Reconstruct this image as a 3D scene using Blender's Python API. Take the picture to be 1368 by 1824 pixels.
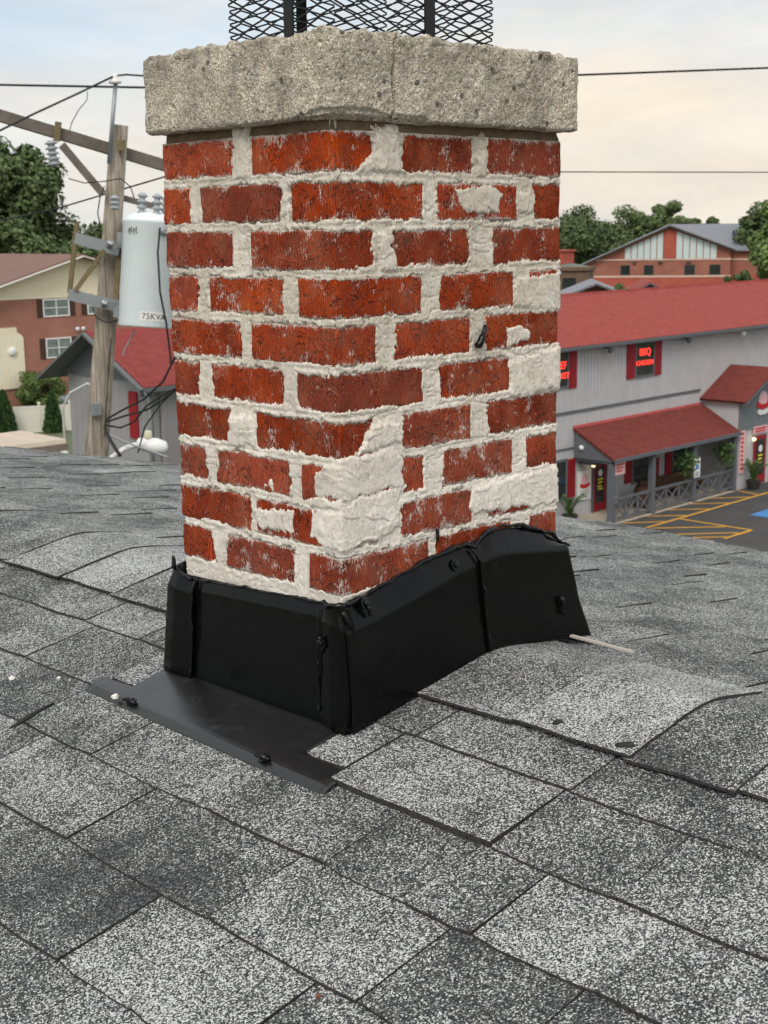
import bpy, bmesh, math, random
import numpy as np
from mathutils import Vector, Matrix

for o in list(bpy.data.objects):
    bpy.data.objects.remove(o, do_unlink=True)
SC = bpy.context.scene
COL = SC.collection
random.seed(11)
RNG = np.random.default_rng(11)

# ------------------------------------------------------------------ camera
# world axes: X along the long chimney face, Y along the short one, near brick corner at x=y=0,
# z=0 at eye height; the street grid of the town follows the same axes
CAM_LOC = (-1.34656, -1.47972, 0.0)
RW = [[0.71538491, -0.69860667, -0.01315867],
      [0.15082718, 0.13600651, 0.97915953],
      [-0.68225772, -0.70246063, 0.20266588]]
cd = bpy.data.cameras.new('camera')
cam = bpy.data.objects.new('camera', cd)
COL.objects.link(cam)
m3 = Matrix(RW).transposed()
cam.matrix_world = Matrix.Translation(CAM_LOC) @ m3.to_4x4()
cd.sensor_fit = 'VERTICAL'
cd.sensor_height = 36.0
cd.sensor_width = 27.0
cd.lens = 2450.0 / 1824.0 * 36.0
cd.clip_start = 0.05
cd.clip_end = 3000
cd.dof.use_dof = True
cd.dof.focus_distance = 2.02
cd.dof.aperture_fstop = 19.0
SC.camera = cam

# ------------------------------------------------------------------ world
W = bpy.data.worlds.new('World')
SC.world = W
W.use_nodes = True
wt = W.node_tree
wt.nodes.clear()


def nd(t, kind, **kw):
    n = t.nodes.new(kind)
    for k, v in kw.items():
        setattr(n, k, v)
    return n


def setin(n, **kw):
    for k, v in kw.items():
        n.inputs[k.replace('_', ' ')].default_value = v


SUN_EL, SUN_AZ = 48.0, 215.0     # degrees; azimuth of the sun measured from +X towards +Y
wo = nd(wt, 'ShaderNodeOutputWorld')
bg = nd(wt, 'ShaderNodeBackground')
sky = nd(wt, 'ShaderNodeTexSky', sky_type='NISHITA')
sky.sun_disc = False
sky.sun_elevation = math.radians(SUN_EL)
sky.sun_rotation = math.radians(90 - SUN_AZ)
sky.air_density = 1.0
sky.dust_density = 2.0
tc = nd(wt, 'ShaderNodeTexCoord')
sep = nd(wt, 'ShaderNodeSeparateXYZ')
wt.links.new(tc.outputs['Generated'], sep.inputs[0])
ramp = nd(wt, 'ShaderNodeValToRGB')
wt.links.new(sep.outputs['Z'], ramp.inputs[0])
el = ramp.color_ramp.elements
el[0].position = 0.0
el[0].color = (.66, .655, .62, 1)
el[1].position = 0.40
el[1].color = (.78, .84, .90, 1)
e = el.new(.055); e.color = (.665, .67, .655, 1)
e = el.new(.115); e.color = (.58, .645, .70, 1)
e = el.new(.175); e.color = (.47, .575, .68, 1)
mp = nd(wt, 'ShaderNodeMapping')
mp.inputs['Scale'].default_value = (1.0, 1.0, 3.2)
mp.inputs['Location'].default_value = (5.5, 0.9, 0.7)
wt.links.new(tc.outputs['Generated'], mp.inputs[0])
cn = nd(wt, 'ShaderNodeTexNoise')
setin(cn, Scale=1.6, Detail=7.0, Roughness=.55, Distortion=.25)
wt.links.new(mp.outputs[0], cn.inputs['Vector'])
cr = nd(wt, 'ShaderNodeValToRGB')
cr.color_ramp.elements[0].position = .46
cr.color_ramp.elements[1].position = .66
wt.links.new(cn.outputs['Fac'], cr.inputs[0])
mixc = nd(wt, 'ShaderNodeMixRGB')
wt.links.new(cr.outputs[0], mixc.inputs[0])
wt.links.new(ramp.outputs[0], mixc.inputs[1])
mixc.inputs[2].default_value = (0, 0, 0, 1)
cn2 = nd(wt, 'ShaderNodeTexNoise'); setin(cn2, Scale=5.5, Detail=6.0, Roughness=.6, Distortion=.4)
mp2 = nd(wt, 'ShaderNodeMapping'); mp2.inputs['Scale'].default_value = (1, 1, 3.5)
wt.links.new(tc.outputs['Generated'], mp2.inputs[0]); wt.links.new(mp2.outputs[0], cn2.inputs['Vector'])
cr2 = nd(wt, 'ShaderNodeValToRGB'); wt.links.new(cn2.outputs['Fac'], cr2.inputs[0])
cr2.color_ramp.elements[0].position = .32; cr2.color_ramp.elements[0].color = (.86, .875, .895, 1)
cr2.color_ramp.elements[1].position = .66; cr2.color_ramp.elements[1].color = (1.05, 1.04, 1.03, 1)
mixc.inputs[2].default_value = (.79, .685, .555, 1)
skm = nd(wt, 'ShaderNodeMixRGB', blend_type='MULTIPLY')
skm.inputs[0].default_value = 1.0
wt.links.new(sky.outputs[0], skm.inputs[1])
skm.inputs[2].default_value = (.10, .10, .10, 1)
mixs = nd(wt, 'ShaderNodeMixRGB')
mixs.inputs[0].default_value = .90
wt.links.new(skm.outputs[0], mixs.inputs[1])
mot = nd(wt, 'ShaderNodeMixRGB', blend_type='MULTIPLY'); mot.inputs[0].default_value = 1.0
wt.links.new(mixc.outputs[0], mot.inputs[1]); wt.links.new(cr2.outputs[0], mot.inputs[2])
wt.links.new(mot.outputs[0], mixs.inputs[2])
wt.links.new(mixs.outputs[0], bg.inputs[0])
bg.inputs[1].default_value = 1.0
wt.links.new(bg.outputs[0], wo.inputs[0])

# ------------------------------------------------------------------ sun (veiled by cloud)
sd = bpy.data.lights.new('sun', 'SUN')
sd.energy = 1.4
sd.angle = math.radians(24)
sd.color = (1.0, .94, .86)
so = bpy.data.objects.new('sun', sd)
COL.objects.link(so)
a, b = math.radians(SUN_AZ), math.radians(SUN_EL)
to_sun = Vector((math.cos(a) * math.cos(b), math.sin(a) * math.cos(b), math.sin(b)))
so.rotation_euler = to_sun.to_track_quat('Z', 'Y').to_euler()

SC.view_settings.view_transform = 'Standard'
SC.view_settings.look = 'None'
SC.view_settings.exposure = 0.42
SC.view_settings.gamma = 1.0
SC.view_settings.use_curve_mapping = False
SC.render.engine = 'CYCLES'
SC.cycles.use_denoising = True
SC.cycles.max_bounces = 6
SC.cycles.use_adaptive_sampling = True
SC.cycles.adaptive_threshold = .03
SC.cycles.adaptive_min_samples = 32


# ------------------------------------------------------------------ numpy noise
def _h(ix, iy, iz, s):
    v = np.sin(ix * 127.1 + iy * 311.7 + iz * 74.7 + s * 53.3) * 43758.5453
    return v - np.floor(v)


def vn3(x, y, z, s=0):
    xi, yi, zi = np.floor(x), np.floor(y), np.floor(z)
    fx, fy, fz = x - xi, y - yi, z - zi
    fx = fx * fx * (3 - 2 * fx); fy = fy * fy * (3 - 2 * fy); fz = fz * fz * (3 - 2 * fz)
    r = 0
    for dx in (0, 1):
        for dy in (0, 1):
            for dz in (0, 1):
                w = (fx if dx else 1 - fx) * (fy if dy else 1 - fy) * (fz if dz else 1 - fz)
                r = r + w * _h(xi + dx, yi + dy, zi + dz, s)
    return r


def vn2(x, y, s=0):
    xi, yi = np.floor(x), np.floor(y)
    fx, fy = x - xi, y - yi
    fx = fx * fx * (3 - 2 * fx); fy = fy * fy * (3 - 2 * fy)
    return (_h(xi, yi, 0, s) * (1 - fx) * (1 - fy) + _h(xi + 1, yi, 0, s) * fx * (1 - fy)
            + _h(xi, yi + 1, 0, s) * (1 - fx) * fy + _h(xi + 1, yi + 1, 0, s) * fx * fy)


def fb2(x, y, s=0, o=4):
    r, a_, t = 0, .5, 0
    for i in range(o):
        r = r + a_ * vn2(x * 2 ** i + 17.3 * i, y * 2 ** i - 9.1 * i, s + i); t += a_; a_ *= .5
    return r / t


def fb3(x, y, z, s=0, o=4):
    r, a_, t = 0, .5, 0
    for i in range(o):
        k = 2 ** i
        r = r + a_ * vn3(x * k + 3.1 * i, y * k + 7.7 * i, z * k - 5.3 * i, s + i); t += a_; a_ *= .5
    return r / t


def sst(a_, b_, x):
    t = np.clip((x - a_) / (b_ - a_), 0, 1)
    return t * t * (3 - 2 * t)


# ------------------------------------------------------------------ materials
def lin(c):
    return tuple(((v / 255) / 12.92 if v / 255 <= .04045 else ((v / 255 + .055) / 1.055) ** 2.4) for v in c)


def newmat(name):
    m = bpy.data.materials.new(name)
    m.use_nodes = True
    t = m.node_tree
    t.nodes.clear()
    out = nd(t, 'ShaderNodeOutputMaterial')
    p = nd(t, 'ShaderNodeBsdfPrincipled')
    t.links.new(p.outputs[0], out.inputs[0])
    return m, t, p


def noise(t, vec, scale, detail=4, rough=.55, dist=0.0):
    n = nd(t, 'ShaderNodeTexNoise')
    setin(n, Scale=scale, Detail=detail, Roughness=rough, Distortion=dist)
    if vec is not None:
        t.links.new(vec, n.inputs['Vector'])
    return n.outputs['Fac']


def rampn(t, fac, stops, const=False):
    r = nd(t, 'ShaderNodeValToRGB')
    if const:
        r.color_ramp.interpolation = 'CONSTANT'
    els = r.color_ramp.elements
    while len(els) < len(stops):
        els.new(.5)
    for e_, (p_, c_) in zip(els, stops):
        e_.position = p_
        e_.color = (*c_, 1) if not isinstance(c_, (int, float)) else (c_, c_, c_, 1)
    t.links.new(fac, r.inputs[0])
    return r.outputs[0]


def math_(t, op, a_, b_=None, c_=None, clamp=False):
    n = nd(t, 'ShaderNodeMath', operation=op)
    n.use_clamp = clamp
    for i, v in enumerate((a_, b_, c_)):
        if v is None:
            continue
        if isinstance(v, (int, float)):
            n.inputs[i].default_value = v
        else:
            t.links.new(v, n.inputs[i])
    return n.outputs[0]


def mixn(t, fac, a_, b_, mode='MIX'):
    n = nd(t, 'ShaderNodeMixRGB', blend_type=mode)
    for i, v in enumerate((fac, a_, b_)):
        if isinstance(v, (int, float)):
            n.inputs[i].default_value = v if i == 0 else (v, v, v, 1)
        elif isinstance(v, tuple):
            n.inputs[i].default_value = (*v, 1)
        else:
            t.links.new(v, n.inputs[i])
    return n.outputs[0]


def objco(t):
    return nd(t, 'ShaderNodeTexCoord').outputs['Object']


def scaled(t, vec, s, loc=None):
    n = nd(t, 'ShaderNodeMapping')
    n.inputs['Scale'].default_value = s
    t.links.new(vec, n.inputs[0])
    if loc is not None:
        t.links.new(loc, n.inputs['Location'])
    return n.outputs[0]


def bump(t, p, h, strength, dist=.001):
    n = nd(t, 'ShaderNodeBump')
    n.inputs['Strength'].default_value = strength
    n.inputs['Distance'].default_value = dist
    t.links.new(h, n.inputs['Height'])
    t.links.new(n.outputs[0], p.inputs['Normal'])
    return n


_sm = {}


def plain(name, col, rough=.7, metal=0.0, var=.18, scale=3.0, bmp=0.0, spec=.35):
    """a painted / moulded surface with uneven tone"""
    if name in _sm:
        return _sm[name]
    m, t, p = newmat(name)
    c = objco(t)
    f = noise(t, c, scale, 6, .6)
    f2 = noise(t, c, scale * 9, 3, .6)
    f = math_(t, 'ADD', math_(t, 'MULTIPLY', f, .7), math_(t, 'MULTIPLY', f2, .3))
    lo = tuple(v * (1 - var) for v in col)
    hi = tuple(min(1, v * (1 + var)) for v in col)
    t.links.new(rampn(t, f, [(.3, lo), (.7, hi)]), p.inputs['Base Color'])
    setin(p, Roughness=rough, Metallic=metal)
    p.inputs['Specular IOR Level'].default_value = spec
    if bmp:
        bump(t, p, f2, bmp, .01)
    _sm[name] = m
    return m


def emit(name, col, s):
    m, t, p = newmat(name)
    p.inputs['Base Color'].default_value = (*col, 1)
    p.inputs['Emission Color'].default_value = (*col, 1)
    p.inputs['Emission Strength'].default_value = s
    return m


def brick_mat():
    m, t, p = newmat('rug_face_brick')
    oi = nd(t, 'ShaderNodeObjectInfo')
    co = objco(t)
    off = nd(t, 'ShaderNodeVectorMath', operation='SCALE')
    off.inputs[0].default_value = (7.3, 3.1, 5.7)
    t.links.new(oi.outputs['Random'], off.inputs['Scale'])
    add = nd(t, 'ShaderNodeVectorMath', operation='ADD')
    t.links.new(co, add.inputs[0]); t.links.new(off.outputs[0], add.inputs[1])
    v = add.outputs[0]
    # swirl: push the drag lines sideways where the clay was worried by the wire
    sw = nd(t, 'ShaderNodeTexNoise'); setin(sw, Scale=34.0, Detail=2.0, Distortion=1.6)
    t.links.new(v, sw.inputs['Vector'])
    swm = rampn(t, noise(t, v, 26, 2), [(.45, 0.0), (.58, 1.0)])
    sb = nd(t, 'ShaderNodeVectorMath', operation='SUBTRACT')
    t.links.new(sw.outputs['Color'], sb.inputs[0]); sb.inputs[1].default_value = (.5, .5, .5)
    sc_ = nd(t, 'ShaderNodeVectorMath', operation='SCALE')
    t.links.new(sb.outputs[0], sc_.inputs[0])
    t.links.new(math_(t, 'MULTIPLY_ADD', swm, .010, .001), sc_.inputs['Scale'])
    v2 = nd(t, 'ShaderNodeVectorMath', operation='ADD')
    t.links.new(v, v2.inputs[0]); t.links.new(sc_.outputs[0], v2.inputs[1])
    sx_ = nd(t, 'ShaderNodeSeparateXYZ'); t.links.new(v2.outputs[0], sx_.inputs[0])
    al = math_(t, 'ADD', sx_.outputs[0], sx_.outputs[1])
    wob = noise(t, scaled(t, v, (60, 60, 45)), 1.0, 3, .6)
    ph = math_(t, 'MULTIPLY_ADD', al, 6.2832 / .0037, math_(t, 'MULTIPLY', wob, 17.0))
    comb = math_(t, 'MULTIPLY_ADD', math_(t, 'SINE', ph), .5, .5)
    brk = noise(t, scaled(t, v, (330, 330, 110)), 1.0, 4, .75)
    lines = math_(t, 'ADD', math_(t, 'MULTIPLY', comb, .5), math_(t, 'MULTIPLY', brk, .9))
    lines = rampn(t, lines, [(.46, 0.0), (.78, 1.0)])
    # curved tears in the clay skin
    cn_ = noise(t, v, 46, 1, .4, .6)
    ct = math_(t, 'ABSOLUTE', math_(t, 'SUBTRACT', math_(t, 'FRACT', math_(t, 'MULTIPLY', cn_, 6.0)), .5))
    tear = math_(t, 'MULTIPLY', rampn(t, ct, [(.05, 1.0), (.16, 0.0)]), rampn(t, noise(t, v, 30, 2), [(.46, 0.0), (.55, 1.0)]))
    fine = noise(t, v, 420, 3, .7)
    blot = noise(t, v, 14, 3, .6)
    base = rampn(t, blot, [(.30, lin((144, 60, 38))), (.52, lin((176, 76, 48))), (.74, lin((198, 98, 66)))])
    hs = nd(t, 'ShaderNodeHueSaturation')
    t.links.new(base, hs.inputs['Color'])
    t.links.new(math_(t, 'MULTIPLY_ADD', oi.outputs['Random'], .52, .74), hs.inputs['Value'])
    t.links.new(math_(t, 'MULTIPLY_ADD', math_(t, 'FRACT', math_(t, 'MULTIPLY', oi.outputs['Random'], 7.31)), .18, .98), hs.inputs['Saturation'])
    clay_col = mixn(t, math_(t, 'MULTIPLY_ADD', lines, -.56, .56), hs.outputs[0], lin((62, 34, 28)))  # brick colour goes darker along the groove lines, then in the tears
    clay_col = mixn(t, math_(t, 'MULTIPLY', tear, .7), clay_col, lin((58, 30, 26)))
    clay_col = mixn(t, math_(t, 'MULTIPLY', rampn(t, fine, [(.36, 1.0), (.56, 0.0)]), .34), clay_col, lin((70, 34, 26)))
    clay_col = mixn(t, math_(t, 'MULTIPLY', rampn(t, fine, [(.54, 0.0), (.72, 1.0)]), .30), clay_col, lin((214, 120, 84)))
    soot = math_(t, 'MULTIPLY', rampn(t, noise(t, v, 22, 4, .65), [(.50, 0.0), (.72, 1.0)]), .38)
    col = mixn(t, soot, clay_col, lin((92, 50, 42)))
    # white lime haze and mortar drag, denser along the top and bottom arris
    gen = nd(t, 'ShaderNodeTexCoord').outputs['Generated']
    sp = nd(t, 'ShaderNodeSeparateXYZ'); t.links.new(gen, sp.inputs[0])
    ez = math_(t, 'ABSOLUTE', math_(t, 'SUBTRACT', sp.outputs['Z'], .5))
    ez = math_(t, 'POWER', math_(t, 'MULTIPLY', ez, 2.0), 7.0)
    streak = noise(t, scaled(t, v, (430, 430, 150)), 1.0, 3, .75)
    patch = noise(t, v, 34, 4, .65)
    msk = math_(t, 'ADD', math_(t, 'MULTIPLY', patch, .62), math_(t, 'ADD', math_(t, 'MULTIPLY', streak, .62), math_(t, 'ADD', math_(t, 'MULTIPLY', ez, .27), math_(t, 'MULTIPLY', math_(t, 'FRACT', math_(t, 'MULTIPLY', oi.outputs['Random'], 13.7)), .06))))
    msk = rampn(t, msk, [(.75, 0.0), (.83, .92)])
    col = mixn(t, msk, col, lin((218, 208, 198)))
    haze = math_(t, 'MULTIPLY', rampn(t, noise(t, v, 12, 4, .7), [(.48, 0.0), (.78, 1.0)]), .22)
    col = mixn(t, haze, col, lin((200, 156, 128)))
    t.links.new(col, p.inputs['Base Color'])
    setin(p, Roughness=.92)
    p.inputs['Specular IOR Level'].default_value = .2
    hh = math_(t, 'ADD', math_(t, 'MULTIPLY', lines, .8), math_(t, 'MULTIPLY', fine, .4))
    hh = math_(t, 'SUBTRACT', hh, math_(t, 'MULTIPLY', tear, .7))
    bump(t, p, hh, 1.0, .0018)
    return m


def mortar_mat():
    m, t, p = newmat('mortar')
    v = objco(t)
    big = noise(t, v, 9, 5, .6)
    med = noise(t, v, 60, 5, .7)
    fin = noise(t, v, 520, 3, .7)
    c1 = rampn(t, big, [(.28, lin((202, 190, 171))), (.5, lin((226, 216, 200))), (.74, lin((238, 232, 221)))])
    c2 = rampn(t, med, [(.34, lin((180, 167, 148))), (.6, lin((224, 215, 202)))])
    c = mixn(t, .42, c1, c2)
    c = mixn(t, math_(t, 'MULTIPLY', rampn(t, fin, [(.38, 1.0), (.5, 0.0)]), .30), c, lin((142, 130, 114)))
    wh = rampn(t, noise(t, v, 36, 4, .7, .5), [(.56, 0.0), (.66, 1.0)])
    c = mixn(t, math_(t, 'MULTIPLY', wh, .55), c, lin((234, 230, 224)))
    pit = rampn(t, noise(t, v, 190, 4, .75), [(.36, 1.0), (.46, 0.0)])
    c = mixn(t, math_(t, 'MULTIPLY', pit, .26), c, lin((140, 126, 106)))
    sz_ = nd(t, 'ShaderNodeSeparateXYZ'); t.links.new(v, sz_.inputs[0])
    newer = math_(t, 'MULTIPLY_ADD', sz_.outputs[2], -2.2, math_(t, 'MULTIPLY_ADD', noise(t, v, 7, 3, .6), .9, -.55))
    c = mixn(t, math_(t, 'MULTIPLY', rampn(t, newer, [(.25, 0.0), (.75, 1.0)]), .5), c, lin((240, 234, 224)))
    old = math_(t, 'MULTIPLY', rampn(t, noise(t, v, 5.5, 4, .65, .6), [(.48, 0.0), (.66, 1.0)]), .34)
    c = mixn(t, old, c, lin((170, 159, 142)))
    crk = math_(t, 'ABSOLUTE', math_(t, 'SUBTRACT', noise(t, v, 16, 5, .6), .5))
    c = mixn(t, math_(t, 'MULTIPLY', rampn(t, crk, [(.002, 1.0), (.007, 0.0)]), .4), c, lin((96, 86, 74)))
    t.links.new(c, p.inputs['Base Color'])
    setin(p, Roughness=.95)
    p.inputs['Specular IOR Level'].default_value = .15
    bump(t, p, math_(t, 'SUBTRACT', math_(t, 'ADD', math_(t, 'MULTIPLY', med, .5), math_(t, 'MULTIPLY', fin, .6)), math_(t, 'MULTIPLY', pit, .5)), .8, .0013)
    return m


def concrete_mat():
    m, t, p = newmat('weathered_concrete')
    v = objco(t)
    vo = nd(t, 'ShaderNodeTexVoronoi'); setin(vo, Scale=430.0); t.links.new(v, vo.inputs['Vector'])
    sc_ = nd(t, 'ShaderNodeSeparateColor'); t.links.new(vo.outputs['Color'], sc_.inputs[0])
    vo2 = nd(t, 'ShaderNodeTexVoronoi'); setin(vo2, Scale=95.0); t.links.new(v, vo2.inputs['Vector'])
    sc2 = nd(t, 'ShaderNodeSeparateColor'); t.links.new(vo2.outputs['Color'], sc2.inputs[0])
    grain = rampn(t, sc_.outputs[0], [(.0, lin((126, 116, 100))), (.18, lin((184, 172, 151))), (.7, lin((210, 198, 177))), (.93, lin((246, 240, 226)))])
    big = noise(t, v, 11, 5, .65)
    c = mixn(t, math_(t, 'MULTIPLY', rampn(t, big, [(.40, 0.0), (.62, 1.0)]), .52), grain, lin((126, 119, 109)))
    c = mixn(t, math_(t, 'MULTIPLY', rampn(t, noise(t, scaled(t, v, (1, 1, .35)), 19, 5, .7), [(.50, 0.0), (.66, 1.0)]), .45), c, lin((100, 93, 86)))
    c = mixn(t, math_(t, 'MULTIPLY', rampn(t, noise(t, v, 30, 4, .7), [(.55, 0.0), (.68, 1.0)]), .3), c, lin((222, 212, 192)))
    peb = math_(t, 'MULTIPLY', math_(t, 'GREATER_THAN', sc2.outputs[1], .965), math_(t, 'LESS_THAN', vo2.outputs['Distance'], .42))
    c = mixn(t, math_(t, 'MULTIPLY', peb, .75), c, lin((70, 66, 62)))
    peb2 = math_(t, 'MULTIPLY', math_(t, 'GREATER_THAN', sc2.outputs[2], .95), math_(t, 'LESS_THAN', vo2.outputs['Distance'], .4))
    c = mixn(t, math_(t, 'MULTIPLY', peb2, .7), c, lin((210, 196, 170)))
    moss = math_(t, 'MULTIPLY', rampn(t, noise(t, v, 24, 4, .7), [(.66, 0.0), (.74, 1.0)]), .45)
    c = mixn(t, moss, c, lin((112, 96, 48)))
    t.links.new(c, p.inputs['Base Color'])
    setin(p, Roughness=.95)
    p.inputs['Specular IOR Level'].default_value = .15
    h = math_(t, 'ADD', math_(t, 'MULTIPLY', noise(t, v, 260, 4, .75), .8), math_(t, 'MULTIPLY', vo.outputs['Distance'], -.5))
    bump(t, p, h, 1.0, .003)
    return m


def granule_mat():
    m, t, p = newmat('mineral_granules')
    v = objco(t)
    oi = nd(t, 'ShaderNodeObjectInfo')
    tone = nd(t, 'ShaderNodeSeparateColor'); t.links.new(oi.outputs['Color'], tone.inputs[0])
    off = nd(t, 'ShaderNodeVectorMath', operation='SCALE')
    off.inputs[0].default_value = (1.3, 2.1, .7)
    t.links.new(oi.outputs['Random'], off.inputs['Scale'])
    add = nd(t, 'ShaderNodeVectorMath', operation='ADD')
    t.links.new(v, add.inputs[0]); t.links.new(off.outputs[0], add.inputs[1])
    vr = add.outputs[0]
    vo = nd(t, 'ShaderNodeTexVoronoi'); setin(vo, Scale=560.0); t.links.new(vr, vo.inputs['Vector'])
    cell = nd(t, 'ShaderNodeSeparateColor'); t.links.new(vo.outputs['Color'], cell.inputs[0])
    blot = noise(t, v, 5.5, 4, .6)
    blot2 = noise(t, vr, 17, 3, .6)
    bias = math_(t, 'ADD', math_(t, 'MULTIPLY_ADD', blot, .70, -.35), math_(t, 'MULTIPLY_ADD', blot2, .36, -.18))
    bias = math_(t, 'ADD', bias, math_(t, 'MULTIPLY_ADD', tone.outputs[0], .46, -.23))
    x = math_(t, 'ADD', cell.outputs[0], bias)
    c = rampn(t, x, [(.0, (.020, .021, .023)), (.34, (.034, .036, .039)), (.54, (.085, .088, .09)), (.72, (.18, .185, .182)), (.87, (.58, .59, .57))])
    warm = math_(t, 'MULTIPLY', math_(t, 'GREATER_THAN', cell.outputs[1], .93), .35)
    c = mixn(t, warm, c, (.16, .13, .09))
    t.links.new(c, p.inputs['Base Color'])
    setin(p, Roughness=.88)
    p.inputs['Specular IOR Level'].default_value = .3
    h = math_(t, 'ADD', math_(t, 'MULTIPLY', vo.outputs['Distance'], -1.0), math_(t, 'MULTIPLY', cell.outputs[2], .6))
    bump(t, p, h, .7, .0011)
    return m


def black_metal(name, base=.012, rough=.36, dust=.25, spec=.3):
    m, t, p = newmat(name)
    v = objco(t)
    d = rampn(t, noise(t, v, 18, 6, .7), [(.55, 0.0), (.85, 1.0)])
    sp = nd(t, 'ShaderNodeTexNoise'); setin(sp, Scale=300.0, Detail=2.0); t.links.new(v, sp.inputs['Vector'])
    dd = math_(t, 'ADD', math_(t, 'MULTIPLY', d, dust * .25), math_(t, 'MULTIPLY', rampn(t, sp.outputs['Fac'], [(.7, 0.0), (.76, 1.0)]), dust * .3))
    c = mixn(t, dd, (base, base, base * 1.06), (.22, .21, .19))
    t.links.new(c, p.inputs['Base Color'])
    t.links.new(math_(t, 'MULTIPLY_ADD', d, .25, rough), p.inputs['Roughness'])
    p.inputs['Specular IOR Level'].default_value = spec
    bump(t, p, noise(t, v, 9, 3, .5), .10, .01)
    return m


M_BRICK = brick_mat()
M_MORT = mortar_mat()
M_CONC = concrete_mat()
M_GRAN = granule_mat()
M_FLASH = black_metal('black_painted_flashing', base=.0030, rough=.22, dust=.05, spec=.20)
M_APRON = black_metal('dusty_black_flashing', base=.010, rough=.28, dust=.45, spec=.55)
M_MESH = black_metal('black_expanded_metal', base=.014, rough=.55, dust=.2)
M_SEAL = black_metal('black_sealant', base=.004, rough=.22, dust=.03)
M_BED = plain('brown_mortar_bed', lin((112, 92, 72)), .95, var=.4, scale=40, bmp=.4)


# ------------------------------------------------------------------ object helpers
def tag(o, label=None, cat=None, group=None, kind=None):
    if label: o['label'] = label
    if cat: o['category'] = cat
    if group: o['group'] = group
    if kind: o['kind'] = kind
    return o


def empty(name, loc=(0, 0, 0), rz=0.0, parent=None):
    o = bpy.data.objects.new(name, None)
    o.empty_display_size = .1
    COL.objects.link(o)
    o.location = loc
    o.rotation_euler = (0, 0, rz)
    if parent: o.parent = parent
    return o


def mobj(name, me, mat, parent=None):
    o = bpy.data.objects.new(name, me)
    COL.objects.link(o)
    if mat is not None and not me.materials:
        me.materials.append(mat)
    if parent is not None:
        o.parent = parent
    return o


def mesh_np(name, v, f, smooth=True):
    """v (n,3) float array, f (m,4) int array"""
    me = bpy.data.meshes.new(name)
    v = np.asarray(v, dtype=np.float32); f = np.asarray(f, dtype=np.int32)
    k = f.shape[1]
    me.vertices.add(len(v)); me.vertices.foreach_set('co', v.ravel())
    me.loops.add(f.size); me.loops.foreach_set('vertex_index', f.ravel())
    me.polygons.add(len(f))
    me.polygons.foreach_set('loop_start', np.arange(0, f.size, k, dtype=np.int32))
    me.polygons.foreach_set('loop_total', np.full(len(f), k, dtype=np.int32))
    if smooth:
        me.polygons.foreach_set('use_smooth', np.ones(len(f), dtype=bool))
    me.update(calc_edges=True)
    me.validate()
    return me


def gridf(nu, nv, off=0, closed=False):
    i = np.arange(nu if closed else nu - 1)[:, None]; j = np.arange(nv - 1)[None, :]
    i2 = (i + 1) % nu
    a_ = i * nv + j; b_ = i2 * nv + j
    f = np.stack([a_, b_, b_ + 1, a_ + 1], -1).reshape(-1, 4)
    return f + off


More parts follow.
